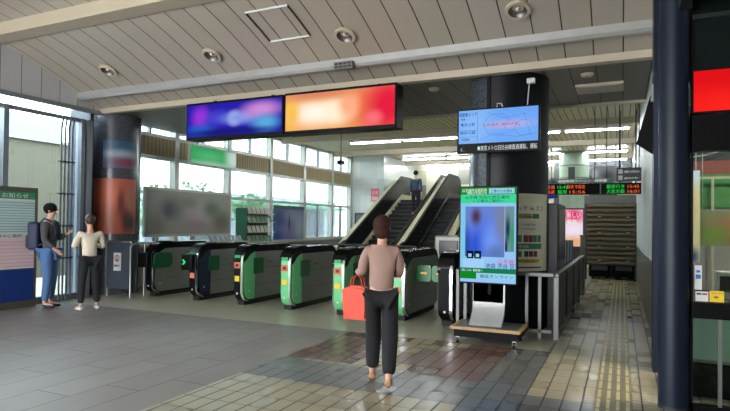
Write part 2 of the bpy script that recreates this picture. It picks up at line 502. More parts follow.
# area above the shop front to the vault
struct('wall_right', MB().box(.42, .5, -4, 5.2, 3.3, 5.1).box(.42, .5, 5.48, 6.55, 3.0, 5.1), M('dark_upper_wall', (40, 44, 50), .5))
DGP = M('dark_green_black_panel', (13, 24, 22), .5, 0, var=.15, vs=3, spec=.1)

# unseen walls and ceiling added behind and right to cut sky light and glare
REAR = M('unseen_grey', (128, 124, 118), .6)
struct('wall_back', MB().box(-1.5, 7.2, -4.15, -4, 0, 5.1), REAR)
struct('wall_right', MB().box(7, 7.15, -4, 12, 0, 5.1), REAR)
struct('ceiling', MB().box(.5, 7, -4, 5.3, 4.7, 4.8), M('unseen_side_ceiling', (150, 146, 140), .6))
struct('floor', MB().box(.42, .5, 7.04, 24, -.1, 0), REAR)

# ============================================================ SHOP
SH_Y = 5.3
shop = thing('shop_front', 'black framed glass shop front standing right of the navy round post', 'shop front', (1.4, SH_Y, 0))
MB().box(.523, 2.9, SH_Y, SH_Y + .08, 0.0, .06).box(.523, 2.9, SH_Y - .02, SH_Y + .08, .77, .90).box(.523, .535, SH_Y, SH_Y + .08, 0, 4.6) \
    .box(2.84, 2.9, SH_Y, SH_Y + .08, 0, 4.6).box(.523, 2.9, SH_Y - .01, SH_Y + .09, 2.14, 2.44).build('frame', BLACK, shop)
MB().box(.53, 2.84, SH_Y + .02, SH_Y + .08, 2.78, 3.24).box(.53, 2.84, SH_Y + .03, SH_Y + .08, 3.28, 4.6).build('fascia', DGP, shop)
MB().box(.53, 2.84, SH_Y - .01, SH_Y + .05, 3.235, 3.275).build('fascia_rail', M('dark_rail', (60, 66, 66), .3, .6), shop)
MB().box(.715, .74, SH_Y + .01, SH_Y + .06, .06, .77).build('mullion', ALU, shop)
MB().box(1.9, 1.93, SH_Y + .01, SH_Y + .06, .90, 2.14).build('mullion', ALU, shop)
MB().box(.53, 2.84, SH_Y + .035, SH_Y + .045, .06, .77).build('lower_glass', SHOPGLASS, shop)
MB().box(.53, 2.84, SH_Y + .035, SH_Y + .045, .90, 2.14).build('upper_glass', SHOPGLASS, shop)
rs = thing('lightbox_sign', 'glowing plain red lightbox above the shop window', 'sign', (1.4, SH_Y, 2.44))
MB().box(.523, 2.8, SH_Y - .07, SH_Y - .012, 2.44, 2.80).build('housing', BLACK, rs)
MB().box(.53, 2.78, SH_Y - .078, SH_Y - .07, 2.455, 2.785).build('panel', blobs('red_glow', (226, 10, 18), [(.2, .1, .3, .5, (255, 34, 26))], emit=1.0), rs)
# stickers on the shop glass
def sticker(name, label, x0, x1, z0, z1, mat, y=SH_Y + .028):
    t = thing(name, label, 'sticker', ((x0 + x1) / 2, y, z0))
    MB().box(x0, x1, y, y + .004, z0, z1).build('sheet', mat, t)
    return t
st = sticker('window_sticker', 'yellow square sticker with an eye mark low on the shop glass', .655, .755, .905, .995, YELL)
MB().lathe([(.0, 0), (.018, 0), (.018, .001), (.013, .001)], (.70, SH_Y + .026, .945), 24, Matrix.Rotation(PI / 2, 4, 'X') @ Matrix.Diagonal((1, .55, 1, 1))).build('eye_mark', M('sticker_grey', (130, 120, 50), .5), st)
text('もういいよ', .016, INK, st, (.672, SH_Y + .026, .972))
st = sticker('window_sticker', 'white sticker with green and red ovals left of the yellow sticker', .555, .645, .905, .985, WHITE)
MB().box(.562, .598, SH_Y + .024, SH_Y + .027, .958, .974, .001).build('mark', M('sticker_green', (40, 90, 60), .5), st, 'green oval mark')
MB().box(.602, .638, SH_Y + .024, SH_Y + .027, .958, .974, .001).build('mark', REDP, st, 'red oval mark')
text('・・・', .02, INK, st, (.565, SH_Y + .026, .925))
st = sticker('window_sticker', 'tall white bottle-shaped sticker with blue marks beside the post', .548, .60, 1.0, 1.20, WHITE)
MB().box(.556, .592, SH_Y + .024, SH_Y + .027, 1.09, 1.125).box(.560, .588, SH_Y + .024, SH_Y + .027, 1.14, 1.16).build('mark', M('sticker_blue', (40, 110, 180), .5), st, 'blue marks')

# inside the shop
struct('floor', MB().box(.5, 7, 7.04, 12, -.1, 0), M('shop_floor', (120, 116, 112), .4))
cab = thing('display_counter', 'low pale green counter behind the shop glass', 'counter', (1.8, 5.9, 0))
MB().box(.56, 3.2, 5.75, 6.15, .34, .74).build('body', M('pale_green_laminate', (190, 216, 202), .3), cab)
MB().box(.56, 3.2, 5.72, 6.2, .74, .78, .006).build('worktop', M('speckled_worktop', (186, 176, 160), .4, var=.25, vs=60), cab)
MB().box(.56, 3.2, 5.8, 6.15, 0, .34).build('plinth', DGP, cab)
MB().box(.56, 3.2, 5.735, 5.75, .32, .345).build('edge_strip', ALU, cab)
tb = thing('wall_partition', 'mauve grey partition wall inside the shop', 'partition', (2.0, 7.6, 0))
MB().box(.52, 4.5, 7.6, 7.66, 0, 1.75).build('panel', M('mauve_wall', (150, 138, 138), .6), tb)
MB().box(.52, 4.5, 7.58, 7.68, 2.14, 2.3).build('red_band', M('brick_red_band', (138, 62, 58), .5), tb, 'brick red upper band')
MB().box(.52, 4.5, 7.58, 7.68, 1.75, 2.14).build('green_band', M('leaf_green_band', (74, 128, 72), .5, var=.3, vs=5), tb, 'leafy green band')
MB().box(.52, 4.5, 7.6, 7.7, 2.3, 3.2).build('upper_panel', M('upper_dark', (46, 50, 56), .5), tb, 'dark upper panel')
fn = thing('railing', 'thin cream rail with uprights in front of the mauve shop partition', 'railing', (2.0, 7.5, 0))
for x in (.95, 1.35, 1.9): MB().box(x - .012, x + .012, 7.48, 7.5, 0, 2.45 if x == 1.35 else 2.1).build('upright', CREAM, fn)
MB().box(.7, 3, 7.47, 7.49, 2.08, 2.105).build('rail', CREAM, fn)
for k, R_ in enumerate((.42, .62)):
    MB().tube([(.7 + R_ * math.sin(a) * 1.2, 7.5, 2.3 + (.5 + .1 * k) - R_ * math.cos(a) * .9) for a in [i * .12 for i in range(14)]], .008).build('arch', CREAM, fn)
bn = thing('hanging_banner', 'blurred green and red banner hanging in the shop window', 'banner', (1.3, 6.7, 1.33))
MB().box(.74, 1.92, 6.70, 6.72, 1.33, 1.69).build('sheet', blobs('banner_print', (126, 132, 100), [(.42, .55, .34, .42, (168, 78, 60)), (.42, .58, .16, .2, (110, 96, 88)), (.1, .3, .16, .3, (112, 132, 60)), (.5, .15, .3, .2, (150, 50, 50)), (.85, .5, .3, .4, (150, 140, 90))]), bn)
for x in (.76, 1.88): MB().cyl((x, 6.71, 1.69), (x, 6.71, 3.3), .004, 8).build('cord', ALU, bn)
sb = thing('vertical_banner', 'narrow cream and blue vertical banner beside the post inside the shop', 'banner', (.69, 6.6, 1.16))
MB().box(.655, .725, 6.6, 6.615, 1.16, 2.1).build('sheet', blobs('banner_strip', (228, 206, 164), [(.5, 1, .8, .18, (200, 214, 240)), (.2, .06, .8, .1, (50, 70, 130)), (.3, .6, .4, .2, (232, 190, 150))]), sb)
MB().cyl((.69, 6.607, 2.1), (.69, 6.607, 3.3), .004, 8).build('hook', ALU, sb)
# goods on the counter
g = thing('display_box', 'white box with two dark portrait cards on the shop counter', 'box', (1.0, 5.95, .78))
MB().box(.78, 1.18, 5.88, 6.05, .78, 1.12, .006).build('body', M('offwhite_card', (214, 206, 198), .5), g)
for x in (.80, .95): MB().box(x, x + .12, 5.87, 5.881, .95, 1.08).build('card', M('portrait_card', (60, 46, 44), .5, var=.3, vs=20), g)
text('Tim', .07, INK, g, (.84, 5.872, .83), fit=.2)
g = thing('counter_rail', 'thin steel rail running over the shop counter', 'rail', (1.2, 5.8, .78))
MB().tube([(.6, 5.8, .95), (1.8, 5.8, .95)], .006).tube([(.6, 5.8, .88), (1.8, 5.8, .88)], .006).build('bar', STEEL, g)
for x in (.62, 1.2, 1.78): MB().cyl((x, 5.8, .78), (x, 5.8, .95), .006, 8).build('upright', STEEL, g)
struct('ceiling', MB().box(.5, 7, 5.46, 12, 3.3, 3.4), M('shop_ceiling', (90, 90, 90), .6))
lt = thing('added_shop_lamp', 'unseen square lamp added to brighten the shop interior', 'lamp', (1.6, 6.0, 3.24))  # invented lamp, hidden above the window, that brightens the shop goods
MB().box(1.2, 2.0, 5.65, 6.3, 3.26, 3.3).build('housing', WHITE, lt)
MB().box(1.24, 1.96, 5.69, 6.26, 3.25, 3.26).build('diffuser', EM('added_lamp_white', (255, 250, 240), 60), lt)

# round post
po = thing('round_post', 'navy black round steel post standing at the shop corner', 'post', (.40, 5.34, 0))
MB().cyl((.40, 5.34, .03), (.40, 5.34, 4.62), .12, 40).build('shaft', PILLAR, po, smooth=True)
MB().cyl((.40, 5.34, 0), (.40, 5.34, .03), .122, 40).build('base_ring', DKGREY, po, smooth=True)

# ============================================================ ROUND COLUMNS
mc = thing('round_column', 'thick round column clad in dark granite behind the two screens', 'column', (-1.65, 8.75, 0))
def arc_prism(mb, cx, cy, r0, r1, a0, a1, z0, z1, n=24):
    P = [(cx + r1 * math.sin(a0 + (a1 - a0) * k / n), cy - r1 * math.cos(a0 + (a1 - a0) * k / n)) for k in range(n + 1)]
    P += [(cx + r0 * math.sin(a0 + (a1 - a0) * k / n), cy - r0 * math.cos(a0 + (a1 - a0) * k / n)) for k in range(n, -1, -1)]
    return mb.prism(P, 'z', z0, z1)
MB().cyl((-1.65, 8.75, 0), (-1.65, 8.75, 3.745), .55, 64).build('granite_shaft', GRAN, mc, smooth=True)
arc_prism(MB(), -1.65, 8.75, .552, .64, -.22, 1.9, 0, 3.745, 40).build('black_cladding', M('charcoal_cladding', (16, 18, 23), .4, 0, spec=.25), mc, smooth=True)
MB().box(-1.80, -1.75, 8.10, 8.2, 0, 3.745).build('cable_trunking', BLACK, mc)
MB().box(-1.24, -1.13, 8.12, 8.2, 3.55, 3.62, .006).build('socket_box', WHITE, mc, 'white socket box')
MB().tube([(-1.2, 8.11, 3.55), (-1.205, 8.07, 3.4), (-1.21, 8.03, 3.25), (-1.22, 8.0, 3.12)], .008).build('cable', WHITE, mc, 'white cable')
MB().tube([(-1.66, 8.12, 3.2), (-1.64, 8.06, 3.28), (-1.58, 8.05, 3.27), (-1.55, 8.08, 3.18)], .008).build('cable', WHITE, mc, 'looped white cable')
# cream notice wrapped round the column
pm = blobs('cream_notice', (228, 224, 196), [(.5, 1, 1, .12, (216, 212, 186))])
nt = thing('wrapped_notice', 'cream notice with green strip wrapped round the granite column', 'notice', (-1.1, 8.3, .85))
def colpt(a, r=.652): return (-1.65 + r * math.sin(a), 8.75 - r * math.cos(a))
arc_prism(MB(), -1.65, 8.75, .642, .652, .14, 1.36, .86, 1.98).build('sheet', pm, nt, smooth=True)
def arc_patch(name, a0, a1, z0, z1, mat, lab=None):
    arc_prism(MB(), -1.65, 8.75, .652, .655, a0, a1 + .04, z0, z1, 8).build(name, mat, nt, lab)
SEA = M('sea_green_print', (58, 128, 108), .5); OLV = M('olive_print', (150, 152, 84), .5); OCH = M('ochre_print', (206, 172, 70), .5)
PALE = M('pale_print', (216, 216, 196), .5); MAR = M('maroon_print', (120, 50, 60), .5); GRNP = M('green_print', (62, 120, 66), .5)
arc_patch('olive_strip', .40, .75, 1.62, 1.69, OLV); arc_patch('olive_tab', .82, .98, 1.62, 1.69, GRNP)
arc_patch('text_box', .38, 1.08, 1.44, 1.59, PALE)
arc_patch('green_strip', .24, 1.06, 1.18, 1.26, SEA)
for a, c_ in ((.45, SEA), (.60, MAR), (.72, MAR), (.84, GRNP), (.97, SEA)):
    arc_patch('pictogram', a, a + .07, 1.28, 1.38, c_)
for a, c_ in ((.46, GRNP), (.62, INK), (.74, MAR), (.86, MAR)):
    arc_patch('pictogram', a, a + .06, 1.07, 1.15, c_)
arc_patch('ochre_strip', .42, .98, .985, 1.035, OCH)
arc_patch('footer', .30, 1.05, .905, .925, INK)
def arc_text(s, size, a0, z, mat, r=.655):
    c = bpy.data.curves.new('t', 'FONT'); c.body = s; c.size = size; c.extrude = .0008
    o = bpy.data.objects.new('t', c); COL.objects.link(o)
    dg = bpy.context.evaluated_depsgraph_get(); dg.update()
    me = bpy.data.meshes.new_from_object(o.evaluated_get(dg)); bpy.data.objects.remove(o)
    for v in me.vertices:
        a = a0 + v.co.x / r; rr = r + v.co.z + .001; z_ = z + v.co.y
        v.co = Vector((-1.65 + rr * math.sin(a), 8.75 - rr * math.cos(a), z_))
    link('lettering', me, mat, nt)
arc_text('タッチ de エコ', .082, .33, 1.74, INK)
arc_text('タッチの対象店舗', .03, .44, 1.635, INK)
arc_text('駅ビルでお買いもの', .036, .41, 1.52, INK); arc_text('ポイントをためよう', .036, .41, 1.46, INK)
arc_text('対象商品', .05, .42, 1.20, PALE)
arc_text('エコ ポイント', .045, .48, .988, INK)

# left granite column with posters
lc = thing('round_column', 'round dark granite column with orange poster beside the left windows', 'column', (-9.9, 8.6, 0))
MB().cyl((-9.9, 8.6, 0), (-9.9, 8.6, 3.745), .5, 56).build('granite_shaft', GRAN, lc, smooth=True)
pp = thing('round_poster', 'blurred blue, white and red poster high on the left granite column', 'poster', (-9.5, 8.2, 2.6))
def larc(a0, a1, z0, z1, r0=.502, r1=.51):
    return arc_prism(MB(), -9.9, 8.6, r0, r1, a0, a1, z0, z1)
larc(.35, 1.75, 2.62, 3.19).build('sheet', blobs('poster_blue', (70, 104, 132), [(.5, 1.0, 1.2, .3, (52, 84, 112)), (.5, .5, .6, .18, (150, 168, 176)), (.55, .22, .5, .2, (132, 62, 78))], 'YZ'), pp, smooth=True)
pp = thing('round_poster', 'orange red poster with blurred figures wrapped on the left granite column', 'poster', (-9.5, 8.2, 1.6))
larc(-.1, 1.75, 1.25, 2.40).build('sheet', blobs('poster_orange', (176, 96, 74), [(.2, .7, .3, .25, (206, 112, 82)), (.45, .55, .12, .3, (110, 60, 58)), (.7, .6, .12, .25, (170, 120, 100)), (.6, .25, .15, .25, (80, 48, 48)), (.8, .2, .2, .2, (60, 50, 60))], 'YZ'), pp, smooth=True)

# low dark panel and rail beside gates
pn = thing('barrier_panel', 'low grey barrier panel with a no walking sign left of the ticket gates', 'barrier', (-9.1, 8.1, 0))
MB().box(-9.52, -8.84, 8.08, 8.12, .16, 1.08, .008).build('panel', M('slate_panel', (72, 80, 90), .4), pn)
MB().cyl((-9.5, 8.1, 0), (-9.5, 8.1, 1.1), .02).build('post', ALU, pn); MB().cyl((-8.86, 8.1, 0), (-8.86, 8.1, 1.1), .02).build('post', ALU, pn)
MB().tube([(-9.5, 8.1, 1.1), (-8.86, 8.1, 1.1)], .02).build('rail', ALU, pn)
sg = thing('prohibition_sign', 'small white sign with a crossed walking figure on the grey barrier panel', 'sign', (-9.2, 8.07, .55))
MB().box(-9.30, -9.10, 8.068, 8.078, .52, .88).build('plate', WHITE, sg)
MB().lathe([(.05, 0), (.07, 0), (.07, .003), (.05, .003), (.05, 0)], (-9.2, 8.066, .77), 28, Matrix.Rotation(PI / 2, 4, 'X')).build('ring', REDP, sg)
MB().ball((-9.2, 8.064, .80), .013, (1, .2, 1)).tube([(-9.2, 8.064, .79), (-9.2, 8.064, .755), (-9.22, 8.064, .72)], .007).tube([(-9.2, 8.064, .755), (-9.175, 8.064, .725)], .007).build('figure', INK, sg)
text('横断禁止', .05, INK, sg, (-9.2, 8.066, .60), align='CENTER', fit=.16)
rl = thing('hoop_rail', 'slim grey hoop rail standing just left of the first ticket gate', 'rail', (-8.81, 8.1, 0))
MB().tube([(-8.81, 8.05, 0)] + [(-8.81, 8.05, 1.0), (-8.81, 8.1, 1.06), (-8.81, 8.2, 1.08), (-8.81, 8.7, 1.08), (-8.81, 8.8, 1.04), (-8.81, 8.82, 1.0), (-8.81, 8.82, 0)], .02).build('hoop', ALU, rl, smooth=True)
MB().cyl((-8.81, 8.4, 0), (-8.81, 8.4, 1.07), .018).build('post', ALU, rl, smooth=True)

# ============================================================ TICKET GATES
def gate(label, x, y, front, side, sensor=False, signs='orange', flap='side', group='automatic ticket gates in a row'):
    """x = right face of the cabinet, y = front"""
    W = .24; L = 1.7; Hh = 1.1
    t = thing('ticket_gate', label, 'ticket gate', (x - W / 2, y + L / 2, 0), group)
    x0, x1 = x - W, x
    # outer shell with rounded front and back
    MB().prism([(y + a, z) for a, z in rrect(0, L, .07, Hh - .06, .2, 8)], 'x', x0 + .03, x1 - .03).build('shell', BLACK, t, smooth=True)
    # black hood, domed in section
    hood = []
    for k in range(9):
        a = PI * .5 * k / 8
        hood.append((y + .26 - .27 * math.cos(a), Hh - .28 + .28 * math.sin(a)))
    hood += [(y + L - .25, Hh)]
    for k in range(1, 9):
        a = PI * .5 * k / 8
        hood.append((y + L - .25 + .25 * math.sin(a), Hh - .25 + .25 * math.cos(a)))
    hood += [(y + L - .02, Hh - .26), (y + L - .12, Hh - .12), (y + L - .3, Hh - .10), (y + .32, Hh - .11), (y + .19, Hh - .16), (y + .09, Hh - .28), (y + .01, Hh - .32)]
    MB().prism(hood, 'x', x0 - .005, x1 + .005, .012).build('hood', BLKGL, t, smooth=True)
    # side panels: end section (coloured) and long grey section
    for xa, xb in ((x1 - .03, x1 + .004), (x0 - .004, x0 + .03)):
        MB().prism([(y + a, z) for a, z in rrect(.05, .36, .1, Hh - .13, .17, 8, (1, 0, 0, 1))], 'x', xa, xb, .004).build('end_panel', side, t, smooth=True)
        MB().prism([(y + a, z) for a, z in rrect(.365, L - .05, .1, Hh - .13, .15, 8, (0, 1, 1, 0))], 'x', xa, xb, .004).build('side_panel', SILVER, t, smooth=True)
        xi = xb if xb > x else xa
        for z_, h_ in ((.66, .006), (.36, .005)):
            MB().box(xi - .002, xi + .002, y + .37, y + L - .08, z_, z_ + h_).build('seam', INK, t)
    MB().box(x1 + .002, x1 + .007, y + .8, y + .9, .76, .775).box(x1 + .002, x1 + .007, y + 1.0, y + 1.03, .5, .53).build('latch', INK, t)
    # front strip
    fr = []
    for k in range(9):
        a = PI * .5 * k / 8
        fr.append((y + .16 - .175 * math.cos(a), .26 - .19 * math.sin(a)))
    fr = fr[::-1]
    out = fr + [(y - .015, Hh - .30)]
    for k in range(1, 8):
        a = PI * .5 * k / 8
        out.append((y + .255 - .27 * math.cos(a), Hh - .30 + .27 * math.sin(a)))
    inner = [(p[0] + .03, p[1] + (.01 if p[1] < .3 else 0)) for p in reversed(out)]
    MB().prism(out + inner, 'x', x0 + .045, x1 - .045, .004).build('front_panel', front, t, smooth=True)
    MB().prism([(a - .004, b) for a, b in out] + inner, 'x', x1 - .05, x1 - .005, .003).build('trim_strip', CHROME if side is not GREEN else M('pale_green_trim', (188, 216, 186), .2, .5), t, smooth=True)
    MB().box(x0 + .04, x1 - .04, y + .1, y + L - .1, 0, .09).build('plinth', RUBBER, t)
    # signs on the front face
    xf0, xf1 = x0 + .055, x1 - .06
    if signs:
        d = {'orange': (226, 96, 52), 'red': (216, 110, 88), 'yellow': (226, 210, 80)}
        if signs in ('orange', 'red'):
            p = MB().box(xf0, xf1, y - .028, y - .014, .68, .79, .003).build('pay_sign', M('orange_sign_' + signs, d[signs], .4), t, 'orange square sign')
            MB().box(xf0 + .03, xf1 - .03, y - .030, y - .028, .71, .76).build('symbol', INK, p)
        MB().box(xf0 + .01, xf1 - .01, y - .028, y - .014, .44, .54, .003).build('notice', YELL if side is GREEN else M('orange_pale', (228, 130, 90), .4), t, 'small coloured notice')
        MB().box(xf0, xf1, y - .026, y - .014, .87, .92, .003).build('indicator', M('green_indicator', (40, 160, 90), .3), t)
    MB().lathe([(0, 0), (.018, 0), (.018, .004), (0, .004)], ((xf0 + xf1) / 2, y - .016, .22), 16, Matrix.Rotation(PI / 2, 4, 'X')).build('foot_sensor', WHITE, t)
    MB().lathe([(0, 0), (.016, 0), (.016, .004), (0, .004)], (x1 + .004, y + .17, .26), 16, Matrix.Rotation(PI / 2, 4, 'Y')).build('mark', WHITE, t)
    # reader on top
    MB().box(x0 + .03, x1 - .03, y + .30, y + .55, Hh - .005, Hh + .02, .008).build('card_reader', BLKGL, t)
    # flap doors
    if flap == 'side':
        fl = MB().prism([(y + a, z) for a, z in rrect(.30, .60, .56, .86, .03)], 'x', x1 + .002, x1 + .02, .004).build('flap', DKGREEN, t, smooth=True)
    if flap == 'out':
        MB().prism([(y + a, z) for a, z in rrect(-.03, .46, .58, .89, .09)], 'x', x1 + .01, x1 + .05, .01).build('flap', DKGREEN, t, smooth=True)
    if sensor:
        s = MB().box(x0 - .05, x1 - .02, y - .16, y - .02, .60, .90, .03, 3).build('sensor_box', BLACK, t, smooth=True)
        if sensor == 'arrow':
            MB().prism([(x0 + .03, .70), (x0 + .08, .75), (x0 + .03, .80), (x0 - .01, .80), (x0 + .03, .75), (x0 - .01, .70)], 'y', y - .165, y - .158).build('arrow_light', EM('green_arrow', (60, 230, 120), 1.0), s)
    return t
gx = [-8.53, -7.36, -6.25, -5.18, -4.11, -3.04]
gy = [8.38, 8.34, 8.28, 8.2, 8.14, 8.1]
gate('leftmost ticket gate, dark navy ends with a green flap pulled forward', gx[0], gy[0], BLACK, SILVER, 'plain', None, 'out')
gate('navy ended ticket gate with chrome edge and green arrow box, second from left', gx[1], gy[1], BLACK, NAVY, 'arrow', 'red')
gate('light green ticket gate with a black front strip, third from left', gx[2], gy[2], BLACK, GREEN, None, 'red')
gate('all light green ticket gate with orange and yellow front signs in full view', gx[3], gy[3], GREEN, GREEN, None, 'orange')
gate('light green ticket gate partly behind the walking woman and her orange bag', gx[4], gy[4], GREEN, GREEN, None, 'orange')
g6 = gate('silver sided ticket gate mostly hidden behind the woman', gx[5], gy[5], GREEN, SILVER, None, 'orange', None)
g7 = gate('black ended ticket gate with a chrome edge, rightmost in the row', -2.26, 8.02, BLACK, BLACK, None, None, None)
# closed flap pair between gates 6 and 7
for (xa, xb, par, nm) in ((-3.02, -2.77, g6, 'a'), (-2.76, -2.51, g7, 'b')):
    fl = MB().prism(rrect(xa, xb, .60, .86, .05), 'y', 8.55, 8.58, .006).build('flap', M('mid_green_flap', (22, 120, 60), .3), par, 'closed green flap with an orange arrow', smooth=True)
    cx = (xa + xb) / 2
    MB().prism([(cx - .05, .725), (cx + .02, .725), (cx + .02, .71), (cx + .06, .735), (cx + .02, .76), (cx + .02, .745), (cx - .05, .745)], 'y', 8.544, 8.55).build('arrow', EM('amber_arrow', (255, 170, 90), 1.2), fl)

# equipment behind the gates
eq = thing('fare_machine', 'steel fare adjustment cabinet behind the rightmost gates', 'machine', (-3.1, 11.2, 0))
MB().box(-3.5, -2.6, 11.0, 11.6, 0, 1.3, .03).build('body', SILVER, eq)
MB().box(-3.4, -3.0, 10.98, 11.0, .9, 1.2, .01).build('screen', BLKGL, eq)
MB().box(-2.9, -2.7, 10.98, 11.0, .8, 1.1, .01).build('slot_panel', DKGREY, eq)
eq = thing('guard_rail', 'steel guard rail behind the ticket gates before the escalators', 'rail', (-6.2, 12.4, 0))
MB().tube([(-7.9, 12.4, 1.0), (-4.4, 12.4, 1.0)], .022).build('top_rail', STEEL, eq)
MB().tube([(-7.9, 12.4, .5), (-4.4, 12.4, .5)], .015).build('lower_rail', STEEL, eq)
for x in (-7.9, -6.7, -5.6, -4.4): MB().cyl((x, 12.4, 0), (x, 12.4, 1.0), .02).build('post', STEEL, eq)

# ============================================================ ESCALATORS
CRM2 = M('escalator_cream', (206, 198, 166), .35, .1)
def escalator(label, x0, x1, y0, y1, h, skirt, rail):
    t = thing('escalator', label, 'escalator', ((x0 + x1) / 2, y0, 0), 'escalators rising behind the gates')
    sl = h / (y1 - y0)
    zb = lambda y: max(0, min(h, (y - y0) * sl))
    MB().prism([(y0, 0), (y1, h), (y1 + 2.0, h), (y1 + 2.0, h - .35), (y1, h - .4), (y0 + .9, 0)], 'x', x0 + .12, x1 - .12).build('truss', DKGREY, t)
    sm = MB(); n = 16
    P = []
    for k in range(n):
        ya = y0 + (y1 - y0) * k / n; P += [(ya, h * k / n + .10), (ya, h * (k + 1) / n + .06)]
    P += [(y1, h + .06), (y1, h - .1), (y0 + .3, 0.02), (y0, .02)]
    sm.prism(P, 'x', x0 + .16, x1 - .16).build('steps', M('escalator_steps', (22, 23, 25), .6, .2), t)
    for xs, xe, nm in ((x0, x0 + .14, 'l'), (x1 - .14, x1, 'r')):
        MB().prism([(y0 - .5, 0), (y0 - .5, .2), (y0, .28), (y1, h + .28), (y1 + 2, h + .28), (y1 + 2, h), (y1, h - .1), (y0 + .6, 0)], 'x', xs, xe).build('skirt', skirt, t)
        xm = (xs + xe) / 2
        MB().prism([(y0 - .5, .2), (y0 - .6, .55), (y0 - .5, .82), (y0 - .2, .93), (y0, .98), (y1, h + .98), (y1 + 1.2, h + .98), (y1 + 1.5, h + .8), (y1 + 1.5, h + .25), (y1, h + .27), (y0, .27)], 'x', xm - .03, xm + .03).build('balustrade', M('dark_balustrade', (24, 26, 28), .2), t)
        pts_ = [(xm, y0 - .5, .25), (xm, y0 - .64, .55), (xm, y0 - .55, .84), (xm, y0 - .25, .97), (xm, y0, 1.0), (xm, y1, h + 1.0), (xm, y1 + 1.2, h + 1.0), (xm, y1 + 1.5, h + .88), (xm, y1 + 1.6, h + .6), (xm, y1 + 1.45, h + .3)]
        MB().tube(pts_, .034).build('handrail', rail, t, smooth=True)
    # inclined decking outside the balustrade
        dx = .12 if nm == 'r' else -.12
        a, b_ = sorted((xm + dx * .4, xm + dx * (2.0 if x0 > -8 or nm == 'r' else 2.6)))
        MB().prism([(y0 - .4, .78), (y0, .88), (y1, h + .88), (y1 + 1.3, h + .88), (y1 + 1.3, h + .80), (y1, h + .80), (y0, .80), (y0 - .4, .70)], 'x', a, b_).build('decking', CRM2, t)
    return t
escalator('left escalator with cream decking going up behind the ticket gates', -8.1, -6.3, 16.0, 20.8, 2.45, CRM2, RUBBER)
escalator('right escalator with steel edged dark balustrades behind the ticket gates', -5.95, -4.75, 15.6, 20.2, 2.45, STEEL, RUBBER)
struct('floor', MB().box(-8.7, -4.2, 22.85, 24.6, 2.2, 2.42), DKGREY)

# ============================================================ SIGNS OVER THE GATES
HS_Y = 7.62
def hang_sign(label, x0, x1, z0, z1, mat, d=.28):
    t = thing('hanging_sign', label, 'sign', ((x0 + x1) / 2, HS_Y + d / 2, z0))
    MB().box(x0, x1, HS_Y, HS_Y + d, z0, z1, .008).build('housing', BLACK, t)
    MB().box(x0 + .03, x1 - .03, HS_Y - .006, HS_Y, z0 + .05, z1 - .04).build('panel', mat, t)
    for x in (x0 + .4, x1 - .4): MB().box(x - .03, x + .03, HS_Y + d, HS_Y + d + .06, z1 - .2, 3.70).build('bracket', DKGREY, t)
    return t
hang_sign('long glowing deep blue sign above the left ticket gates', -7.05, -5.01, 2.96, 3.61, blobs('blue_sign', (34, 26, 170),
    [(.15, .6, .10, .35, (150, 50, 220)), (.35, .55, .16, .24, (70, 70, 205)), (.52, .5, .07, .22, (190, 205, 245)), (.6, .5, .2, .2, (130, 150, 230)), (.80, .70, .2, .25, (205, 140, 215)), (.84, .3, .14, .25, (90, 170, 225)), (.15, .2, .15, .2, (30, 90, 200)), (.45, .1, .5, .12, (20, 20, 120))], emit=1.0))
hang_sign('long glowing orange, white and red sign right of the blue one', -4.99, -3.03, 2.95, 3.62, blobs('orange_sign', (238, 170, 96),
    [(.95, .5, .33, 1.2, (226, 26, 62)), (.3, .45, .26, .36, (255, 244, 226)), (.5, .45, .14, .34, (255, 238, 210)), (.6, .6, .1, .4, (255, 170, 130)), (.06, .5, .08, .5, (245, 190, 80)), (.3, 1.0, .45, .22, (216, 130, 96)), (.82, .2, .08, .2, (250, 110, 120))], emit=1.05))
# green hanging sign
t = thing('hanging_sign', 'small glowing green sign with a white right end below the blue one', 'sign', (-9.6, 11.3, 2.95))
MB().box(-9.66, -9.58, 10.5, 12.3, 2.93, 3.44, .01).build('housing', M('pale_housing', (176, 182, 180), .4), t)
MB().box(-9.58, -9.575, 10.53, 12.27, 2.98, 3.41).build('panel', blobs('green_sign', (58, 168, 98), [(.95, .5, .2, 1, (200, 222, 212)), (.4, .5, .3, .3, (86, 186, 122)), (.5, 0, .6, .25, (150, 196, 170))], 'YZ', emit=.9), t)
for y in (10.8, 12.0): MB().cyl((-9.62, y, 3.44), (-9.62, y, 3.75 if y < 10.8 else 4.3), .012).build('rod', DKGREY, t)
# wide billboard
t = thing('billboard', 'wide white framed billboard with blurred picture in front of the windows', 'billboard', (-9.85, 10.9, .9))
MB().box(-9.93, -9.85, 9.38, 12.45, 1.16, 2.32, .01).build('frame', M('billboard_frame', (206, 206, 196), .35), t)
MB().box(-9.85, -9.842, 9.44, 12.39, 1.22, 2.26).build('picture', blobs('billboard_print', (168, 170, 160), [(.6, .5, .2, .3, (196, 184, 190)), (.25, .6, .14, .3, (112, 116, 118)), (.22, .55, .06, .2, (80, 84, 100)), (.45, .75, .12, .14, (140, 150, 132)), (.75, .62, .12, .22, (110, 130, 104)), (.88, .3, .14, .3, (120, 116, 96)), (.55, .2, .2, .15, (176, 150, 168)), (.1, .2, .1, .3, (140, 136, 130))], 'YZ'), t)
for y in (9.8, 12.0): MB().box(-9.93, -9.88, y - .03, y + .03, 0, 1.16).build('leg', ALU, t)

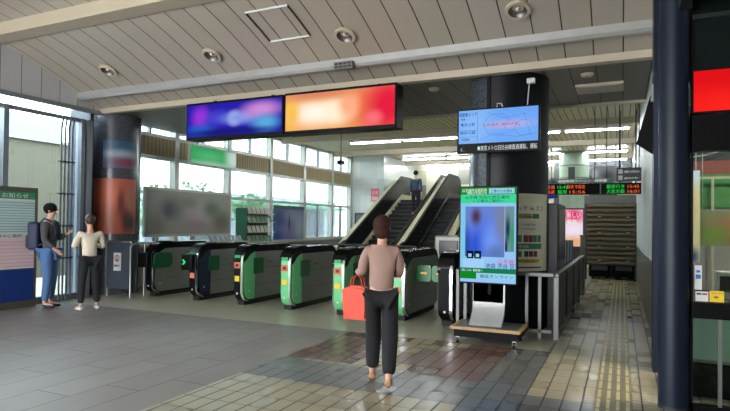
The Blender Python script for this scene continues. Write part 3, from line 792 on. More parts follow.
# ============================================================ INFORMATION SCREENS
t = thing('wall_monitor', 'wide ceiling height monitor showing a pale blue map on the granite column', 'monitor', (-1.6, 7.7, 2.5))
MX0, MX1, MZ0, MZ1, MY = -2.12, -.99, 2.52, 3.14, 7.66
MB().box(MX0, MX1, MY, MY + .07, MZ0, MZ1, .006).build('bezel', BLACK, t)
MB().box(MX0 + .3, MX1 - .3, MY + .07, 8.16, 2.7, 2.95).build('bracket', DKGREY, t)
scr = MB().box(MX0 + .025, MX1 - .025, MY - .003, MY, MZ0 + .135, MZ1 - .02).build('screen', blobs('map_screen', (104, 160, 236), [(.2, .5, .3, .9, (132, 182, 244)), (.8, .4, .4, .5, (112, 168, 244)), (.65, .52, .3, .13, (178, 172, 226))], emit=1.05), t)
DB = EM('deep_blue_text', (22, 48, 130), .5); LB = EM('mid_blue_line', (66, 120, 206), .9); RD = EM('rose_text', (196, 86, 120), .9)
MB().box(-1.83, -1.826, MY - .005, MY - .003, 2.67, 3.10).box(-2.09, -1.83, MY - .005, MY - .003, 2.835, 2.84).box(-2.09, -1.83, MY - .005, MY - .003, 2.745, 2.749).build('map_lines', LB, scr)
mb = MB()
for c_, R_ in (((-1.56, 2.9), .17), ((-1.38, 2.88), .08), ((-1.2, 2.84), .12)):
    mb.tube([(c_[0] + R_ * math.cos(a), MY - .004, c_[1] + R_ * .9 * math.sin(a)) for a in [i * .3 for i in range(19)]], .0018, 4)
mb.tube([(-1.8, MY - .004, 2.70), (-1.6, MY - .004, 2.78), (-1.3, MY - .004, 2.72), (-1.03, MY - .004, 2.76)], .0018, 4)
mb.tube([(-1.7, MY - .004, 3.08), (-1.45, MY - .004, 2.98), (-1.2, MY - .004, 3.03), (-1.1, MY - .004, 2.7)], .0018, 4)
mb.build('map_lines', LB, scr)
text('首都圏エリア', .058, DB, scr, (-2.09, MY - .004, 3.04), fit=.25)
text('電車', .03, DB, scr, (-2.06, MY - .004, 2.985))
text('東京上野', .045, DB, scr, (-2.07, MY - .004, 2.905), fit=.2)
text('埼京川越', .045, DB, scr, (-2.08, MY - .004, 2.79), fit=.22)
text('平常運転', .032, DB, scr, (-2.06, MY - .004, 2.70), fit=.12)
text('人身事故 運転見合', .04, RD, scr, (-1.77, MY - .004, 2.885), fit=.5)
text('▲', .02, DB, scr, (-1.27, MY - .004, 2.87)); text('・', .06, DB, scr, (-1.22, MY - .004, 3.0))
WT = EM('white_led', (226, 232, 238), .9)
text('●東京メトロ日比谷線直通運転、運転', .075, WT, t, (-1.83, MY - .004, 2.555), fit=.80)
text('く.', .055, WT, t, (-2.08, MY - .004, 2.55))

# digital signage on a trolley
DX0, DX1, DZ0, DZ1, DY = -1.975, -1.21, .745, 2.03, 7.28
sg = thing('digital_signage', 'upright lit poster screen on a silver stand with wooden trolley', 'display', (-1.58, 7.28, 0))
MB().box(DX0, DX1, DY, DY + .07, DZ0, DZ1, .008).build('bezel', BLACK, sg)
scr = MB().box(DX0 + .02, DX1 - .02, DY - .003, DY, DZ0 + .02, DZ1 - .02).build('screen', blobs('signage_screen', (150, 196, 246), [(.1, .5, .12, .5, (120, 200, 230))], emit=1.0), sg)
def px(u, v): return DX0 + .02 + u * (DX1 - DX0 - .04), DZ0 + .02 + v * (DZ1 - DZ0 - .04)
def patch(name, u0, u1, v0, v1, mat, k=1):
    a, b_ = px(u0, v0); c_, d_ = px(u1, v1)
    return MB().box(a, c_, DY - .003 - .002 * k, DY - .001 - .002 * k, b_, d_).build(name, mat, scr)
patch('header', 0, 1, .925, 1, EM('signage_green', (24, 148, 40), .9))
patch('header_tab', .52, .97, .935, .99, EM('signage_pale', (150, 210, 232), 1), 2)
patch('subtitle_band', 0, 1, .835, .922, EM('signage_mint', (60, 214, 150), 1))
patch('photo', .09, .80, .27, .80, blobs('blurred_photo', (104, 130, 206), [(.5, .35, .5, .4, (70, 110, 225)), (.28, .80, .14, .18, (80, 48, 76)), (.3, .2, .3, .3, (44, 84, 210)), (.7, .3, .3, .4, (110, 150, 240)), (.95, .7, .2, .5, (120, 130, 160)), (.05, .2, .1, .4, (40, 80, 170)), (.8, .05, .3, .2, (90, 120, 180))], emit=1.0))
patch('platform_picture', .81, .97, .33, .80, blobs('platform', (120, 160, 170), [(.3, .5, .3, .3, (30, 60, 80)), (.8, .3, .3, .4, (60, 170, 120)), (.1, .1, .2, .2, (16, 30, 50))], emit=.8))
for u in (.12, .26): 
    patch('picture_box', u, u + .125, .25, .33, EM('signage_black', (14, 18, 30), .4), 2)
    patch('picture_spot', u + .03, u + .09, .265, .30, EM('signage_pale', (150, 210, 232), 1), 3)
patch('note_card', .05, .44, .15, .245, EM('signage_card', (160, 206, 248), 1))
patch('footer_band', 0, 1, .07, .15, EM('signage_teal', (16, 130, 84), .9))
patch('footer_left', 0, .30, .035, .10, EM('signage_green2', (10, 140, 30), .9), 2)
patch('footer_tab', .30, 1, .04, .10, EM('signage_pale', (150, 210, 232), 1), 3)
WTX = EM('screen_white', (235, 245, 235), 1)
def stext(s, size, u, v, w, mat, k=4):
    a, b_ = px(u, v); text(s, size, mat, scr, (a, DY - .004 - .002 * k, b_), fit=w * .725)
stext('山手線内全駅利用', .05, .03, .955, .44, WTX); stext('運転のお知らせ', .04, .12, .93, .36, WTX)
stext('工事のため運休', .05, .55, .945, .38, DB)
DGT = EM('screen_dark_green', (10, 90, 60), .6)
stext('山手線 外回り終日運休', .05, .08, .882, .80, DGT); stext('ー工事のご案内ー', .045, .22, .845, .56, DGT)
stext('山手線', .07, .68, .205, .28, EM('screen_magenta', (226, 30, 110), .9)); stext('池袋 渋谷 区', .075, .46, .155, .52, DB)
stext('詳しくは、駅係員へ', .035, .03, .115, .38, WTX); stext('遅延オンライン', .05, .36, .052, .60, DB)
# silver stand
MB().prism([(-1.60 - .2, .745), (-1.60 - .2, .24), (-1.60 + .2, .24), (-1.60 + .2, .745)], 'y', 7.36, 7.38).build('stand_back', ALU, sg)
sp = [(7.36, 1.1), (7.36, .50), (7.33, .38), (7.24, .29), (7.16, .25), (7.13, .222), (7.16, .222), (7.27, .265), (7.37, .34), (7.40, .48), (7.40, 1.1)]
st_ = MB().prism(sp, 'x', -1.80, -1.38, .004).build('stand', M('silver_stand', (186, 190, 190), .35, .3), sg, smooth=True)
MB().box(-1.60, -1.56, 7.355, 7.36, .60, .74).build('slot', BLACK, st_)
# trolley
TX0, TX1, TY0, TY1 = -1.985, -1.13, 6.97, 7.6
tr = MB().box(TX0, TX1, TY0, TY1, .19, .215, .003).build('deck', M('speckled_grey_deck', (104, 110, 104), .3), sg)
MB().box(TX0 - .012, TX1 + .012, TY0 - .015, TY0 + .03, .185, .222, .003).box(TX0 - .012, TX0 + .03, TY0, TY1, .185, .222, .003).box(TX1 - .03, TX1 + .012, TY0, TY1, .185, .222, .003).build('wood_edge', M('pale_wood_edge', (196, 158, 112), .45, var=.15, vs=15), tr)
MB().box(TX0 + .03, TX1 - .02, TY0 + .02, TY1 - .02, .09, .188).build('box_frame', BLACK, sg)
for x in (TX0 + .07, TX1 - .07):
    for y in (TY0 + .07, TY1 - .08):
        c_ = MB().cyl((x - .016, y, .036), (x + .016, y, .036), .036, 20).build('caster', BLKGL, sg, smooth=True)
        MB().box(x - .022, x + .022, y - .012, y + .012, .03, .09).build('fork', ALU, c_)

# ============================================================ RAILING + counter along the corridor
rg = thing('steel_railing', 'stainless corner railing with grey infill panels right of the column', 'railing', (-.8, 9, 0))
MB().box(-2.15, -.79, 7.78, 7.86, .83, .885, .008).build('handrail', STEEL, rg)
MB().box(-.83, -.75, 7.78, 13.3, .83, .885, .008).build('handrail', STEEL, rg)
for x in (-2.13, -2.02, -1.17, -1.0): MB().box(x - .02, x + .02, 7.8, 7.84, 0, .83).build('post', STEEL, rg)
for y in (7.8, 9.15, 10.5, 11.9, 13.25): MB().box(-.82, -.76, y, y + .05, 0, .83).build('post', STEEL, rg)
MB().box(-2.15, -.85, 7.8, 7.84, .08, .12).build('lower_rail', STEEL, rg)
MB().box(-.81, -.77, 7.85, 13.25, .08, .13).build('lower_rail', STEEL, rg)
mb = MB()
for k in range(4):
    a = 7.86 + k * 1.36; mb.box(-.80, -.785, a, a + 1.3, .14, .82)
mb.build('infill_panel', M('grey_infill', (96, 98, 92), .45, .3), rg)
MB().box(-.81, -.78, 7.85, 13.25, .77, .80).build('cable_rail', STEEL, rg)
# dark box screen behind railing and a rack of leaflets
bx = thing('floor_cabinet', 'tall black cabinet standing behind the railing beside the notice', 'cabinet', (-1.0, 9.3, 0))
MB().box(-1.04, -.86, 8.75, 9.9, 0, 1.86, .015).build('body', M('matt_black_cabinet', (20, 22, 28), .4), bx)
MB().box(-.862, -.852, 8.85, 9.8, 1.0, 1.78).build('door', M('blueblack_panel', (28, 34, 46), .25), bx)
lr = thing('leaflet_stand', 'sloping rack of white leaflets standing behind the railing', 'leaflet stand', (-1.05, 11, 0))
MB().box(-1.2, -.9, 10.3, 12.2, 0, .86).build('base', DKGREY, lr)
for k in range(9):
    y = 10.4 + k * .2
    MB().prism([(y, .86), (y + .02, .86), (y + .12, 1.24), (y + .1, 1.24)], 'x', -1.15, -.9).build('leaflet', [M('leaflet_white', (208, 210, 206), .5), M('leaflet_grey', (84, 92, 102), .5), M('leaflet_blue', (110, 140, 170), .5)][k % 3], lr)
ep = thing('corridor_post', 'slim steel post closing the railing end in the corridor', 'post', (-.8, 13.6, 0))
MB().box(-.86, -.76, 13.55, 13.68, 0, 1.3, .006).build('shaft', M('olive_post', (112, 112, 96), .4, .3), ep)
MB().box(-.87, -.75, 13.54, 13.69, 1.3, 1.33, .004).build('cap', STEEL, ep)
# green and white service desk items behind column gap
# ============================================================ CORRIDOR END
SHY = 17.5
sh = thing('roller_shutter', 'half lowered dark brown roller shutter closing the corridor', 'shutter', (-.25, SHY, 0))
mb = MB()
for k in range(13):
    z = .42 + k * .137
    mb.prism([(SHY, z), (SHY - .05, z + .05), (SHY - .05, z + .09), (SHY, z + .134), (SHY + .02, z + .134), (SHY + .02, z)], 'x', -.93, .34)
mb.build('slats', M('brown_slats', (88, 78, 58), .45, .2), sh)
MB().box(-1.0, .37, SHY - .02, SHY + .12, 2.2, 2.44).build('hood_box', M('shutter_hood', (96, 98, 96), .4, .3), sh)
MB().box(-1.0, -.93, SHY - .05, SHY + .1, 0, 2.2).build('guide_rail', DKGREY, sh)
MB().box(.33, .38, SHY - .05, SHY + .1, 0, 2.2).build('guide_rail', DKGREY, sh)
mb = MB()
for x in (-.62, .12):
    for z in (.55, .95, 1.36, 1.8): mb.box(x, x + .07, SHY - .056, SHY - .05, z, z + .02)
mb.build('fixing', WHITE, sh)
for x, lab in ((-.60, 'plain black rounded bin under the left half of the shutter'), (.06, 'black rounded bin with grey lid under the right half of the shutter')):
    b_ = thing('low_bin', lab, 'bin', (x, 18.1, 0))
    MB().box(x - .29, x + .29, 17.9, 18.3, .06, .44, .09, 4).build('body', BLACK, b_, smooth=True)
    MB().box(x - .22, x + .22, 17.88, 17.91, .25, .38, .01).build('lid', M('dull_grey_lid', (70, 74, 80), .35), b_)
    for xx in (x - .2, x + .2): MB().cyl((xx, 18.0, 0.03), (xx, 18.2, .03), .03).build('wheel', RUBBER, b_)
struct('wall_back', MB().box(-.93, .37, 18.6, 18.7, 0, 2.2), M('black_back', (20, 20, 20), .6))

# pale green pillar
gp = thing('round_column', 'pale green banded round column far down the hall', 'column', (-1.62, 22, 0))
MB().cyl((-1.62, 22, 0), (-1.62, 22, 4.29), .52, 48).build('shaft', M('pale_green_tile', (178, 200, 180), .3), gp, smooth=True)
for z in (2.95, 3.3, 3.75): MB().cyl((-1.62, 22, z), (-1.62, 22, z + .04), .535, 48).build('band', M('band_green', (110, 136, 120), .4), gp, smooth=True)
MB().cyl((-1.62, 22, 4.2), (-1.62, 22, 4.29), .62, 48).build('capital', M('capital_grey', (150, 156, 146), .4), gp, smooth=True)
MB().box(-1.78, -1.55, 21.45, 21.5, 3.2, 3.7).build('plate', DKGREY, gp)
# pink lightbox ad
ad = thing('advertising_lightbox', 'glowing pink and white advertising lightbox on a stand', 'lightbox', (-1.4, 18.9, 0))
MB().box(-1.72, -1.08, 18.9, 19.0, .5, 2.12, .01).build('housing', DKGREY, ad)
MB().box(-1.68, -1.12, 18.89, 18.9, .9, 2.07).build('panel', blobs('pink_ad', (240, 214, 224), [(.5, .85, .7, .22, (226, 36, 110)), (.5, .45, .5, .2, (236, 226, 240)), (.5, .1, .8, .2, (226, 170, 120))], emit=1.0), ad)
text('新しい', .2, WTX, ad, (-1.6, 18.885, 1.82), fit=.4); text('募集', .16, WTX, ad, (-1.6, 18.885, 1.62), fit=.3)
MB().box(-1.66, -1.14, 18.92, 18.98, 0, .5).build('foot', DKGREY, ad)

# LED boards and signs on the crossing rail
LY = 12.0
OG = EM('led_orange', (240, 100, 50), 1.1); GG = EM('led_green', (40, 220, 80), 1.0)
def led(label, x0, x1, rows):
    t = thing('departure_board', label, 'departure board', ((x0 + x1) / 2, LY, 2.17))
    MB().box(x0, x1, LY, LY + .18, 2.17, 2.385, .006).build('housing', BLACK, t)
    for s, u, z, w, m_ in rows: text(s, .085, m_, t, (u, LY - .004, z), fit=w)
    for x in (x0 + .1, x1 - .1): MB().cyl((x, LY + .09, 2.385), (x, LY + .09, 4.3), .008).build('rod', DKGREY, t)
    return t
led('black departure board with orange and green letters beside the granite column', -1.62, -.40, [('普通', -1.42, 2.29, .16, OG), ('15:42', -1.22, 2.29, .2, GG), ('高崎 宇都宮', -1.02, 2.29, .34, OG), ('快速', -1.42, 2.19, .16, OG), ('籠原', -1.2, 2.19, .18, GG), ('15:56', -1.0, 2.19, .3, OG)])
led('black departure board with bright green and orange times nearer the wall', -.38, .34, [('籠原行き', -.28, 2.285, .32, GG), ('大宮方面', -.28, 2.19, .32, GG), ('15:45', .08, 2.285, .2, OG), ('16:01', .08, 2.19, .2, OG)])
t = thing('overhead_sign', 'long grey platform sign with a green square above the departure boards', 'sign', (-.9, LY, 2.4))
MB().box(-1.55, -.14, LY + .02, LY + .1, 2.40, 2.49).build('panel', M('grey_sign', (112, 122, 118), .4), t)
MB().box(-1.32, -1.25, LY + .015, LY + .02, 2.415, 2.475).box(-.24, -.18, LY + .015, LY + .02, 2.415, 2.475).build('green_square', M('sign_green', (30, 150, 110), .4), t)
text('湘南新宿ライン 1', .06, WTX, t, (-1.2, LY + .014, 2.42), fit=.6); text('埼京線', .06, WTX, t, (-.5, LY + .014, 2.42), fit=.22)
t = thing('overhead_sign', 'dark sign with two white pictograms and lettering hanging near the pale wall', 'sign', (.1, LY, 2.4))
MB().box(-.10, .34, LY, LY + .1, 2.42, 2.68, .005).build('panel', M('slate_sign', (44, 52, 62), .4), t)
for z in (2.44, 2.565): MB().box(-.07, .01, LY - .004, LY, z, z + .09, .002).build('pictogram', WHITE, t)
text('お手洗・コインロッカー', .05, WTX, t, (.04, LY - .004, 2.585), fit=.27); text('出口 エレベーター', .05, WTX, t, (.04, LY - .004, 2.46), fit=.24)
for x in (-.05, .3): MB().cyl((x, LY + .05, 2.68), (x, LY + .05, 4.3), .01).build('rod', DKGREY, t)
t = thing('lit_sign', 'pale yellow lit exit sign hanging below the departure boards', 'sign', (.0, 14.5, 2.15))
MB().box(-.10, .36, 14.5, 14.58, 2.28, 2.43, .005).build('housing', WHITE, t)
MB().box(-.08, .34, 14.494, 14.5, 2.295, 2.415).build('panel', EM('cream_lit', (236, 236, 170), .95), t)
text('→ 北口', .11, EM('sign_ink', (40, 40, 30), .1), t, (.02, 14.49, 2.31), fit=.26)
for x in (-.04, .3): MB().cyl((x, 14.54, 2.43), (x, 14.54, 4.3), .01).build('rod', DKGREY, t)
# far hanging screens, blue lit board
t = thing('far_screen', 'distant blue lit screen left of the pale green column', 'screen', (-2.6, 20, 2.6))
MB().box(-3.2, -2.0, 20, 20.08, 2.5, 3.05).build('housing', BLACK, t)
MB().box(-3.15, -2.05, 19.99, 20, 2.55, 3.0).build('panel', blobs('far_blue', (20, 60, 190), [(.5, .5, .4, .3, (50, 110, 230))], emit=.9), t)
for x in (-3.0, -2.2): MB().cyl((x, 20.04, 3.05), (x, 20.04, 4.3), .012).build('rod', DKGREY, t)
t = thing('far_sign', 'distant grey hanging panel with dark pictures above the shutter', 'sign', (-.3, 19.6, 2.9))
MB().box(-.9, -.1, 19.6, 19.68, 2.95, 3.5).build('panel', blobs('far_grey', (132, 134, 140), [(.6, .4, .3, .4, (46, 44, 60)), (.1, .6, .15, .3, (190, 190, 196))]), t)
for x in (-.8, -.2): MB().cyl((x, 19.64, 3.5), (x, 19.64, 4.3), .012).build('rod', DKGREY, t)

# fluorescent battens
def batten(x0, x1, y, lab, z=4.21, group='fluorescent battens'):
    t = thing('fluorescent_light', lab, 'ceiling light', ((x0 + x1) / 2, y, z), group)
    MB().box(x0, x1, y - .07, y + .07, z + .03, z + .09, .01).build('fitting', WHITE, t)
    MB().cyl((x0 + .04, y, z + .01), (x1 - .04, y, z + .01), .022, 10).build('tube', EM('fluoro', (240, 248, 250), 60), t)
nm_ = {16.7: 'nearest', 21.6: 'middle', 24.2: 'farthest'}
for y in (16.7, 21.6, 24.2):
    segs = [(-8.3, -6.45), (-6.4, -4.55), (-3.3, -1.6), (-1.5, .2)]
    wh = ['over the left escalator', 'over the right escalator', 'behind the granite column', 'above the corridor']
    for (a, b_), w in zip(segs, wh):
        batten(a, b_, y, 'white fluorescent batten %s, in the %s row' % (w, nm_[y]))

# ============================================================ VAULT FITTINGS
def slope(y): return math.atan2(vz(y + .1) - vz(y - .1), .2)
DLY = 6.93
cone = M('dark_reflector', (120, 116, 112), .38, .8)
proto = None
for i, (x, lab) in enumerate(((-8.22, 'round chrome downlight nearest the left wall'), (-5.92, 'round chrome downlight above the blue sign'), (-3.55, 'round chrome downlight above the orange sign'), (-1.17, 'round chrome downlight nearest the shop'))):
    if proto is None:
        proto = thing('downlight', lab, 'downlight', (0, 0, 0), 'chrome downlights in the vault')
        Mx = Matrix.Rotation(slope(DLY), 4, 'X')
        MB().lathe([(.115, -.02), (.15, -.02), (.155, -.012), (.155, .02), (.115, .02), (.115, -.02)], (0, 0, 0), 36, Mx).build('ring', CREAM, proto, smooth=True)
        MB().lathe([(.115, -.018), (.105, .0), (.085, .025), (.05, .04), (.0, .045)], (0, 0, 0), 36, Mx).build('reflector', cone, proto, smooth=True)
        MB().ball((0, 0, .02), .026, (1, 1, .9)).build('bulb', M('pearl_bulb', (226, 226, 220), .15), proto, smooth=True)
        o = proto
    else: o = copy_tree(proto)
    o.location = (x, DLY, vz(DLY) - .035); o['label'] = lab
# access hatch
h = thing('access_hatch', 'square access hatch with a pale frame in the ceiling slats', 'hatch', (-4.42, 6.55, vz(6.55) - .02))
def onv(x, y, d=.012): return (x, y, vz(y) - d)
hx0, hx1, hy0, hy1 = -4.76, -4.07, 6.25, 6.86
mb = MB()
for y in (hy0, hy1): MB().tube([onv(hx0, y), onv(hx1, y)], .014, 6).build('frame_bar', WHITE, h)
for x in (hx0, hx1): MB().tube([onv(x, hy0), onv(x, 6.4), onv(x, 6.65), onv(x, hy1)], .013, 6).build('side_strip', M('hatch_dark_strip', (60, 54, 48), .5), h, 'dark side strip')
jb = thing('junction_box', 'grey louvred junction box on the metal ceiling rail', 'junction box', (-3.75, 7.36, 3.84))
MB().box(-3.93, -3.62, 7.32, 7.44, 3.82, 3.93, .006).build('body', M('mid_grey_box', (110, 110, 108), .4, .3), jb)
mb = MB()
for k in range(4):
    for j in range(2): mb.box(-3.91 + k * .072, -3.86 + k * .072, 7.312, 7.32, 3.84 + j * .045, 3.865 + j * .045)
mb.build('louvre', INK, jb)
t = thing('smoke_detector', 'round cream smoke detector on the dark soffit near the corridor', 'smoke detector', (-.47, 8.7, 3.70))
MB().lathe([(0, 0), (.05, 0), (.08, .02), (.09, .049), (0, .049)], (-.47, 8.7, 3.70)).build('body', CREAM, t, smooth=True)
MB().lathe([(.02, -.003), (.03, -.003), (.03, .003), (.02, .003)], (-.47, 8.7, 3.70), 20).build('ring', DKGREY, t)
t = thing('smoke_detector', 'round cream smoke detector on the soffit behind the orange sign', 'smoke detector', (-2.8, 8.7, 3.70))
MB().lathe([(0, 0), (.05, 0), (.08, .02), (.09, .049), (0, .049)], (-2.8, 8.7, 3.70)).build('body', CREAM, t, smooth=True)
t = thing('air_vent', 'white rectangular ceiling panel on the dark soffit above the corridor', 'ceiling panel', (-.35, 9.6, 3.70))
MB().box(-.68, .02, 9.3, 9.85, 3.71, 3.75, .008).build('frame', CREAM, t)
MB().box(-.63, -.03, 9.35, 9.8, 3.703, 3.71).build('face', M('vent_face', (168, 164, 156), .4), t)
# projecting shop sign by the dark wall
t = thing('projecting_sign', 'small black projecting sign under a white card on the dark wall', 'sign', (.25, 6.75, 2.4))
MB().prism([(.30, 2.30), (.14, 2.42), (.30, 3.05)], 'y', 6.72, 6.76).build('bracket_plate', BLACK, t)
MB().box(.275, .30, 6.66, 6.70, 2.86, 3.04).build('card', ALU, t, 'white card')
# hanging camera
t = thing('hanging_camera', 'small black camera on a thin rod in front of the window corner', 'camera', (-7.2, 14.5, 3.2))
MB().cyl((-7.5, 14.5, 3.38), (-7.5, 14.5, 4.3), .012).build('rod', DKGREY, t)
MB().box(-7.58, -7.42, 14.4, 14.6, 3.26, 3.38, .02).build('body', BLACK, t)

# ============================================================ LEFT: notice board, cables, stands
nb = thing('notice_board', 'free standing notice board with green, white and pink sheet and blue foot', 'notice board', (-9.3, 5.4, 0))
MB().box(-9.44, -9.38, 3.9, 6.50, 0, 2.08, .006).build('frame', M('bronze_frame', (96, 88, 78), .4, .3), nb)
MB().box(-9.38, -9.372, 3.95, 6.44, .68, 1.99).build('sheet', WHITE, nb)
MB().box(-9.372, -9.369, 3.95, 6.44, 1.87, 1.99).build('header_band', M('board_green', (40, 140, 96), .45), nb)
MB().box(-9.372, -9.369, 3.95, 6.44, 1.30, 1.84).build('mint_sheet', slat_mat('mint_lines', (196, 222, 222), 'Z', .045, .012, (120, 160, 164), .5), nb)
MB().box(-9.372, -9.369, 3.95, 6.44, .70, 1.20).build('pink_sheet', slat_mat('pink_lines', (232, 204, 206), 'Z', .06, .008, (186, 160, 164), .5), nb)
MB().box(-9.38, -9.37, 3.95, 6.44, .12, .66).build('blue_panel', M('royal_blue_panel', (22, 52, 122), .4), nb)
text('お知らせ', .09, WHITE, nb, (-9.366, 5.85, 1.895), '+x', fit=.45)
text('運賃のご案内', .06, INK, nb, (-9.366, 5.7, 1.22), '+x', fit=.5)
# cable bundle
cb = thing('cable_bundle', 'bundle of dark vertical cables in front of the left window', 'cables', (-9.5, 7.15, 0))
for k in range(4):
    y = 7.02 + k * .075
    MB().tube([(-9.52, y + .05, 3.49), (-9.50, y, 3.25), (-9.50, y, 0.02)], .018, 8).build('cable', M('grey_cable', (92, 100, 108), .4), cb, smooth=True)
for z in (2.6, 2.0, 1.4, .8): MB().box(-9.535, -9.47, 6.98, 7.28, z, z + .03).build('clamp', DKGREY, cb)
# leaflet racks and poster by window
rk = thing('brochure_rack', 'green sided brochure rack full of pale leaflets under the window band', 'brochure rack', (-9.85, 13.7, 0))
MB().box(-10.08, -9.7, 12.95, 13.0, .3, 1.95).build('side', M('rack_green', (20, 84, 58), .4), rk)
MB().box(-10.08, -10.04, 13.0, 14.5, .3, 1.95).build('back', M('rack_back', (70, 84, 76), .4), rk)
for z in (.95, 1.25, 1.55, 1.8):
    MB().box(-10.04, -9.75, 13.0, 14.5, z - .02, z).build('shelf', CREAM, rk)
    mb = MB()
    for k in range(7): mb.prism([(-9.85, z), (-9.84, z), (-9.9, z + .2), (-9.91, z + .2)], 'y', 13.04 + k * .21, 13.2 + k * .21)
    o = mb.build('leaflets', [M('leaflet_white', (208, 210, 206), .5), M('leaflet_green', (110, 150, 120), .5, var=.4, vs=8)][int(z * 10) % 2], rk); o['kind'] = 'stuff'
MB().box(-10.06, -9.72, 12.97, 14.5, 0, .3).build('plinth', DKGREY, rk)
t = thing('window_poster', 'large blue and violet poster on the window right of the brochure rack', 'poster', (-10.1, 15.7, .98))
MB().box(-10.12, -10.1, 14.9, 16.75, .99, 1.98).build('sheet', blobs('blue_poster', (84, 108, 160), [(.2, .7, .3, .4, (40, 66, 130)), (.6, .8, .3, .25, (130, 140, 170)), (.5, .3, .3, .3, (120, 110, 160)), (.85, .4, .2, .5, (150, 160, 176)), (.5, .55, .03, .3, (20, 24, 40)), (.1, .1, .2, .2, (30, 60, 140))], 'YZ'), t)
MB().box(-10.11, -10.09, 14.9, 16.75, 1.98, 2.1).build('header', M('poster_header', (60, 72, 84), .5, var=.4, vs=10), t)
# low leaflet table under billboard
t = thing('leaflet_table', 'low table of small white leaflets beside the green rack', 'table', (-9.64, 12.0, 0))
MB().box(-9.82, -9.45, 11.2, 12.75, .98, 1.02).build('top', CREAM, t)
for y in (11.3, 12.65): MB().box(-9.80, -9.5, y - .03, y + .03, 0, .98).build('leg', ALU, t)
mb = MB()
for k in range(9): mb.prism([(-9.6, 1.02), (-9.59, 1.02), (-9.68, 1.17), (-9.69, 1.17)], 'y', 11.3 + k * .155, 11.42 + k * .155)
o = mb.build('leaflets', M('leaflet_mix', (170, 184, 196), .5, var=.35, vs=14), t); o['kind'] = 'stuff'

# pink sign and dark panel on pale wall
t = thing('wall_sign', 'small pink printed sign on the pale tiled wall', 'sign', (-9.1, 20.58, 2.5))
MB().box(-9.25, -8.9, 20.57, 20.595, 2.45, 2.98).build('plate', M('pink_sign', (214, 110, 126), .5), t)
text('注意', .14, WHITE, t, (-9.22, 20.565, 2.75), fit=.28)
MB().box(-9.21, -8.94, 20.563, 20.57, 2.50, 2.66).build('text_block', M('rose_print', (236, 180, 186), .5), t)
t = thing('wall_screen', 'small black framed screen low on the pale tiled wall', 'screen', (-9.6, 20.58, 1.4))
MB().box(-9.95, -9.5, 20.53, 20.595, 1.45, 1.98, .01).build('frame', BLACK, t)
MB().box(-9.90, -9.55, 20.524, 20.53, 1.5, 1.93).build('face', M('face_grey', (100, 110, 116), .3), t)

# ============================================================ OUTSIDE
struct('floor', MB().box(-40, -10.31, -14, 40, -.3, -.12), M('street_paving', (150, 150, 146), .7))
bd = thing('building', 'plain beige building seen through the left window', 'building', (-17, 8, -.12))
MB().box(-19, -15, -4, 13.6, -.12, 3.75).build('wall', M('beige_render', (86, 80, 65), .8, var=.04), bd)
MB().box(-19.1, -14.9, -4.1, 13.7, 3.75, 3.82).build('coping', M('pale_coping', (140, 146, 152), .6), bd)
bd = thing('building', 'pale blue white block rising behind the beige building', 'building', (-25, 14, -.12))
MB().box(-28, -23, 9, 17, -.12, 6.0).build('wall', M('pale_blue_render', (120, 150, 186), .7, var=.03), bd)
MB().box(-22.99, -22.95, 9.6, 16.4, 4.4, 5.0).build('window_band', M('pale_band', (90, 120, 160), .4), bd)
def shrub(x, y, z, r, lab):
    t = thing('street_tree', lab, 'tree', (x, y, -.12), 'trees outside the gate windows')
    random.seed(int(abs(x * 7 + y * 13)))
    MB().cyl((x, y, -.12), (x, y, z), .09, 10).build('trunk', M('bark', (92, 80, 66), .8), t)
    mb = MB()
    for k in range(420):
        v = Vector((random.gauss(0, 1), random.gauss(0, 1), random.gauss(0, 1))); v = v.normalized() * (random.random() ** .4)
        c_ = Vector((x, y, z + .35 * r)) + Vector((v.x * r, v.y * r * 1.3, v.z * r * .75))
        a = Vector((random.uniform(-1, 1), random.uniform(-1, 1), random.uniform(-1, 1))).normalized() * .13
        b_ = a.cross(Vector((random.uniform(-1, 1), random.uniform(-1, 1), 1))).normalized() * .09
        vs_ = [mb.bm.verts.new(c_ + q) for q in (a, b_, -a, -b_)]
        mb.bm.faces.new(vs_)
    mb.build('foliage', M('leaf_green', (120, 160, 112), .6, var=.25, vs=3), t)
shrub(-13.5, 13.3, 1.5, 1.1, 'leafy street tree outside behind the billboard')
shrub(-15.5, 17.2, 1.7, 1.3, 'leafy street tree outside beyond the brochure rack')
shrub(-15.6, 21.5, 1.6, 1.2, 'leafy street tree outside beyond the blue poster')
bd = thing('building', 'low grey shop building outside the gate hall windows', 'building', (-21, 24, -.12))
MB().box(-23, -19, 20, 36, -.12, 3.1).build('wall', M('grey_render', (170, 178, 184), .6), bd)
for k in range(4): MB().box(-19.0, -18.96, 21 + k * 3.6, 23.4 + k * 3.6, .4, 2.4).build('window', M('dark_pane', (70, 84, 96), .2), bd)
MB().box(-19, -18.2, 20, 36, 2.5, 2.65).build('awning', M('green_awning', (90, 160, 120), .6), bd)

# ============================================================ PEOPLE
def skin_mesh(V, E, R, sub=1):
    """V: points, E: edges, R: radii (r or (rx,ry)); first vertex is the root"""
    me = bpy.data.meshes.new('s'); me.from_pydata([Vector(v) for v in V], E, [])
    o = bpy.data.objects.new('s', me); COL.objects.link(o)
    m = o.modifiers.new('k', 'SKIN'); m.use_smooth_shade = True; m.branch_smoothing = .6
    for i, r in enumerate(R):
        sv = me.skin_vertices[0].data[i]; sv.radius = r if isinstance(r, tuple) else (r, r); sv.use_root = (i == 0)
    s_ = o.modifiers.new('s', 'SUBSURF'); s_.levels = sub; s_.render_levels = sub
    dg = bpy.context.evaluated_depsgraph_get(); dg.update()
    out = bpy.data.meshes.new_from_object(o.evaluated_get(dg))
    bpy.data.objects.remove(o); return out

